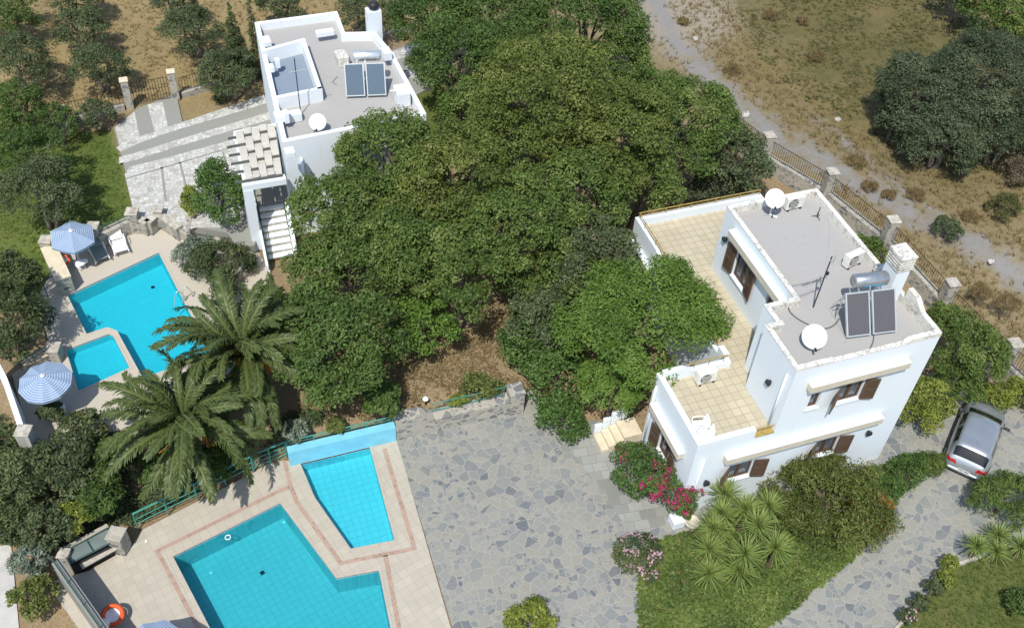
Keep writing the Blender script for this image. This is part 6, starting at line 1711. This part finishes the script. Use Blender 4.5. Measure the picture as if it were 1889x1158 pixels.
for (px, py), hh, lab in (((1802, 1008), .7, "left yucca on the right-hand lawn"), ((1838, 1018), .6, "middle yucca on the right-hand lawn"), ((1884, 1008), .8, "right yucca on the lawn, cut by the photo's edge"), ((1842, 988), .8, "rear yucca on the right-hand lawn next to the feathery shrub")):
    x, y = un2(px, py, hh); yucca(lab, (x, y, 0), hh, .72, "yuccas on the right-hand lawn")
x, y = un2(1058, 775, .3); yucca("grey agave rosette between ivy hedge and feathery tree", (x, y, .1), .12, .48, None, 34, M['l_grey'], .075, "agave")
x, y = un2(60, 1050, .3); yucca("grey spiky agave beside the pale path", (x, y, -.1), .15, .55, None, 40, M['l_grey'], .06, "agave")

# --- date palms
def frond_mesh(nm, L, seed, arch):
    rg = np.random.default_rng(seed); V = []; F = []; T = []
    ns = 46; pts = []; ang = 0.0; p = np.array([0., 0., 0.]); e0 = arch[0]
    for i in range(ns + 1):
        f = i / ns; el = e0 - arch[1] * f ** 1.5; pts.append((p.copy(), el)); p = p + np.array([math.cos(el), 0, math.sin(el)]) * L / ns
    # rachis
    for i in range(ns):
        (a, ea), (b, eb) = pts[i], pts[i + 1]; w0 = .045 * (1 - i / ns) + .008; w1 = .045 * (1 - (i + 1) / ns) + .008; k = len(V)
        V += [a + [0, -w0, 0], a + [0, 0, w0 * .8], a + [0, w0, 0], b + [0, -w1, 0], b + [0, 0, w1 * .8], b + [0, w1, 0]]
        F += [(k, k + 3, k + 4, k + 1), (k + 1, k + 4, k + 5, k + 2)]; T += [.78, .78]
    for i in range(4, ns + 1):
        for h in (0, .5):
            f = (i + h) / ns
            if f > 1: continue
            a, ea = pts[i]; d = np.array([math.cos(ea), 0, math.sin(ea)]); up = np.array([-math.sin(ea), 0, math.cos(ea)])
            a = a + d * (L / ns) * h
            ll = L * .118 * (math.sin(math.pi * min(1, .12 + f * .80)) ** .6) * rg.uniform(.85, 1.1)
            for s in (-1, 1):
                side = np.array([0, s, 0]); q = side * .66 + d * .72 + up * (.30 + rg.normal(0, .2)); q /= np.linalg.norm(q)
                w = np.cross(q, up + rg.normal(0, .25, 3)); w /= np.linalg.norm(w); k = len(V); ww = .0075
                m_ = a + q * ll * .5 + np.array([0, 0, -.02 * ll]); e_ = a + q * ll + np.array([0, 0, -.34 * ll])
                V += [a - w * ww * .5, a + w * ww * .5, m_ + w * ww, m_ - w * ww, e_ + w * .003, e_ - w * .003]
                F += [(k, k + 1, k + 2, k + 3), (k + 3, k + 2, k + 4, k + 5)]; tt = float(np.clip(.5 + rg.normal(0, .16) + .12 * f, 0, 1)); T += [tt, tt]
    o = raw_mesh(nm, np.array(V), np.array(F), M['l_palm'], None, None, False, {"tint": T}); me = o.data; bpy.data.objects.remove(o); return me
FM = [frond_mesh("frond", 1.0, 40 + i, ar) for i, ar in enumerate(((.85, 1.55), (.65, 1.45), (1.0, 1.6), (.5, 1.25)))]
def palm(label, P, h, L, nfr, seed):
    rg = np.random.default_rng(seed); t = thing("date_palm", label, "palm tree", P)
    m = MB(); k = 12; m.lathe([(.34 + .03 * (i % 2) - .008 * i, h * i / k) for i in range(k + 1)] + [(.30, h + .18), (.0, h + .3)], P, 14); m.build("trunk", M['pbark'], t)
    for i in range(nfr):
        f = i / nfr; az = i * 2.39996 + rg.normal(0, .15)
        tilt = (-.62 + 1.25 * f + rg.normal(0, .07))            # outer fronds droop, inner ones rise
        me = FM[(0, 1, 3)[i % 3] if f < .6 else (2, 0)[i % 2]]
        o = bpy.data.objects.new("frond", me); COL.objects.link(o); o.parent = t
        s = L * rg.uniform(.85, 1.12) * (1.0 if f < .75 else .82)
        o.scale = (s, s, s); o.location = (.16 * math.cos(az), .16 * math.sin(az), h + .12 * f + .05)
        o.rotation_euler = (rg.normal(0, .3), -tilt, az)
    for i in range(5):
        a = seed + i * 1.3; m = MB(); c = Vector(P) + Vector((0, 0, h + .05))
        tip = c + Vector((math.cos(a) * .85, math.sin(a) * .85, .12))
        m.tube([c, c.lerp(tip, .6) + Vector((0, 0, .25)), tip], [.04, .03, .02], 5)
        for j in range(46):
            dd = Vector((math.cos(a) * .3 + rg.normal(0, .22), math.sin(a) * .3 + rg.normal(0, .22), -.42 + rg.normal(0, .12)))
            m.tube([tip, tip + dd * .55 + Vector((0, 0, .05)), tip + dd], [.010, .010, .014], 4)
        m.build("date_cluster", M['dates'], t)
    return t
def palm_at(px, py, zc, label, h, L, nfr, seed):
    x, y = un2(px, py, zc); palm(label, (x, y, zc - h), h, L, nfr, seed)
palm_at(450, 655, 3.4, "date palm nearest the cyan pool with long arching fronds", 2.5, 3.5, 62, 3)
palm_at(340, 783, 3.0, "left date palm with fronds reaching towards the lower deck railing", 2.4, 3.2, 60, 8)

# --- grass and weeds nobody could count
def tufts(nm, pts, hgt, n_b, mat, rg, wd=.03, spread=.14, label=None):
    n_ = len(pts); base = np.repeat(pts, n_b, 0); k = len(base)
    a = rg.uniform(0, 6.28, k); sp = rg.uniform(.1, 1, k)[:, None] * spread
    dr = np.stack([np.cos(a), np.sin(a), np.zeros(k)], 1); hh = hgt * rg.uniform(.5, 1.3, k) * np.repeat(rg.uniform(.5, 1.4, n_), n_b)
    root = base + dr * sp * .4; top = base + dr * sp * 1.6; top[:, 2] += hh
    s = np.stack([-np.sin(a), np.cos(a), np.zeros(k)], 1) * wd
    mid = (root + top) / 2; mid[:, 2] += hh * .12
    V = np.stack([root - s * .5, root + s * .5, mid + s * .5, mid - s * .5], 1); V2 = np.stack([mid - s * .5, mid + s * .5, top + s * .05, top - s * .05], 1)
    V = np.concatenate([V, V2], 1).reshape(-1, 3); F = np.arange(len(V)).reshape(-1, 4)
    T = np.repeat(np.clip(np.repeat(rg.uniform(.2, .8, n_), n_b) + rg.normal(0, .15, k), 0, 1), 2)
    o = raw_mesh(nm, V, F, mat, None, None, False, {"tint": T}); tag(o, label, None, None, 'stuff'); return o
def scatter(P, n_, rg, avoid=(), mask=None):
    P = np.array(P); lo, hi = P.min(0), P.max(0); out = []
    x = rg.uniform(lo[0], hi[0], n_ * 4); y = rg.uniform(lo[1], hi[1], n_ * 4)
    ok = sdist(x, y, [tuple(q) for q in P]) > 0
    for A_ in avoid: ok &= sdist(x, y, A_) < -.2
    if mask is not None: ok &= mask(x, y, rg)
    x, y = x[ok][:n_], y[ok][:n_]
    return np.stack([x, y, height(x, y)], 1)
rg = np.random.default_rng(77)
def patchy(sc, th):
    def f(x, y, r):
        v = np.sin(x * sc + 1.7 * np.sin(y * sc * .7)) + np.sin(y * sc * 1.3 + 1.1 * np.sin(x * sc * .9)); return v + r.normal(0, .5, len(x)) > th
    return f
def notrack(x, y, r): return (ldist(x, y, TRACK) > r.uniform(.2, 1.6, len(x)))
VIEW_R = poly(1.0, (1190,-60),(1960,-60),(1960,640),(1820,600),(1640,440),(1430,260),(1200,90))
tufts("dry_grass", scatter(VIEW_R, 4200, rg, (FIELD,), notrack), .20, 7, M['dry'], rg, .022, .17, "tufts of dry straw-coloured grass along the track")
tufts("field_weeds", scatter(FIELD, 4200, rg, (), patchy(1.1, -.9)), .10, 7, M['weed'], rg, .03, .16, "low olive-brown weeds covering the right-hand field")
VIEW_L = poly(1.4, (-60,-60),(740,-60),(740,40),(480,140),(330,190),(230,190),(-60,250))
tufts("dry_grass", scatter(VIEW_L, 4200, rg, (COURT,)), .12, 6, M['dry'], rg, .022, .14, "short dry golden grass under the olive trees")
tufts("lawn_grass", scatter(LAWN_R, 3000, rg), .07, 6, M['l_grass'], rg, .02, .08, "short green grass of the right-hand lawn")
tufts("lawn_grass", scatter(LAWN_L, 3500, rg, (COURT, D2)), .07, 6, M['l_grass'], rg, .02, .09, "short green grass of the lawn beside the upper pool")
for i, (px, py, r, z, mt) in enumerate(((1480, 40, 12, 1.2, 'dry'), (1505, 105, 16, 1.2, 'dry'), (1420, 30, 16, 1.2, 'dry'), (1350, 130, 16, 1.2, 'dry'), (1580, 300, 18, 1.2, 'dry'), (1605, 345, 16, 1.2, 'dry'), (1690, 360, 16, 1.2, 'dry'), (1640, 360, 13, 1.2, 'dry'), (1810, 540, 20, 1.2, 'dry'), (1860, 560, 22, 1.2, 'dry'), (1790, 400, 15, 1.2, 'dry'), (1260, 40, 10, 1.2, 'dry'))):
    LB = ["above the orange weeds near the top edge", "in the orange weeds below the field", "at the top edge left of the green field", "beside the track past the grove", "beside the track in front of the big olives", "between the third fence panel and the big olives", "under the left lobe of the big olives", "right beside the stony part of the track", "beyond the fence right of the chimney", "beyond the fence at the right edge", "between small shrub and big olives", "on the pale ground at the top of the track"][i]
    tree("scrub_tuft", "low tuft of scrub " + LB, px, py, r, z, M[mt], "scrub", "scrub tufts along the track", (1, 1, .6), rc=.4, L=.20, W=.025, hang=-.9, cov=1.1)
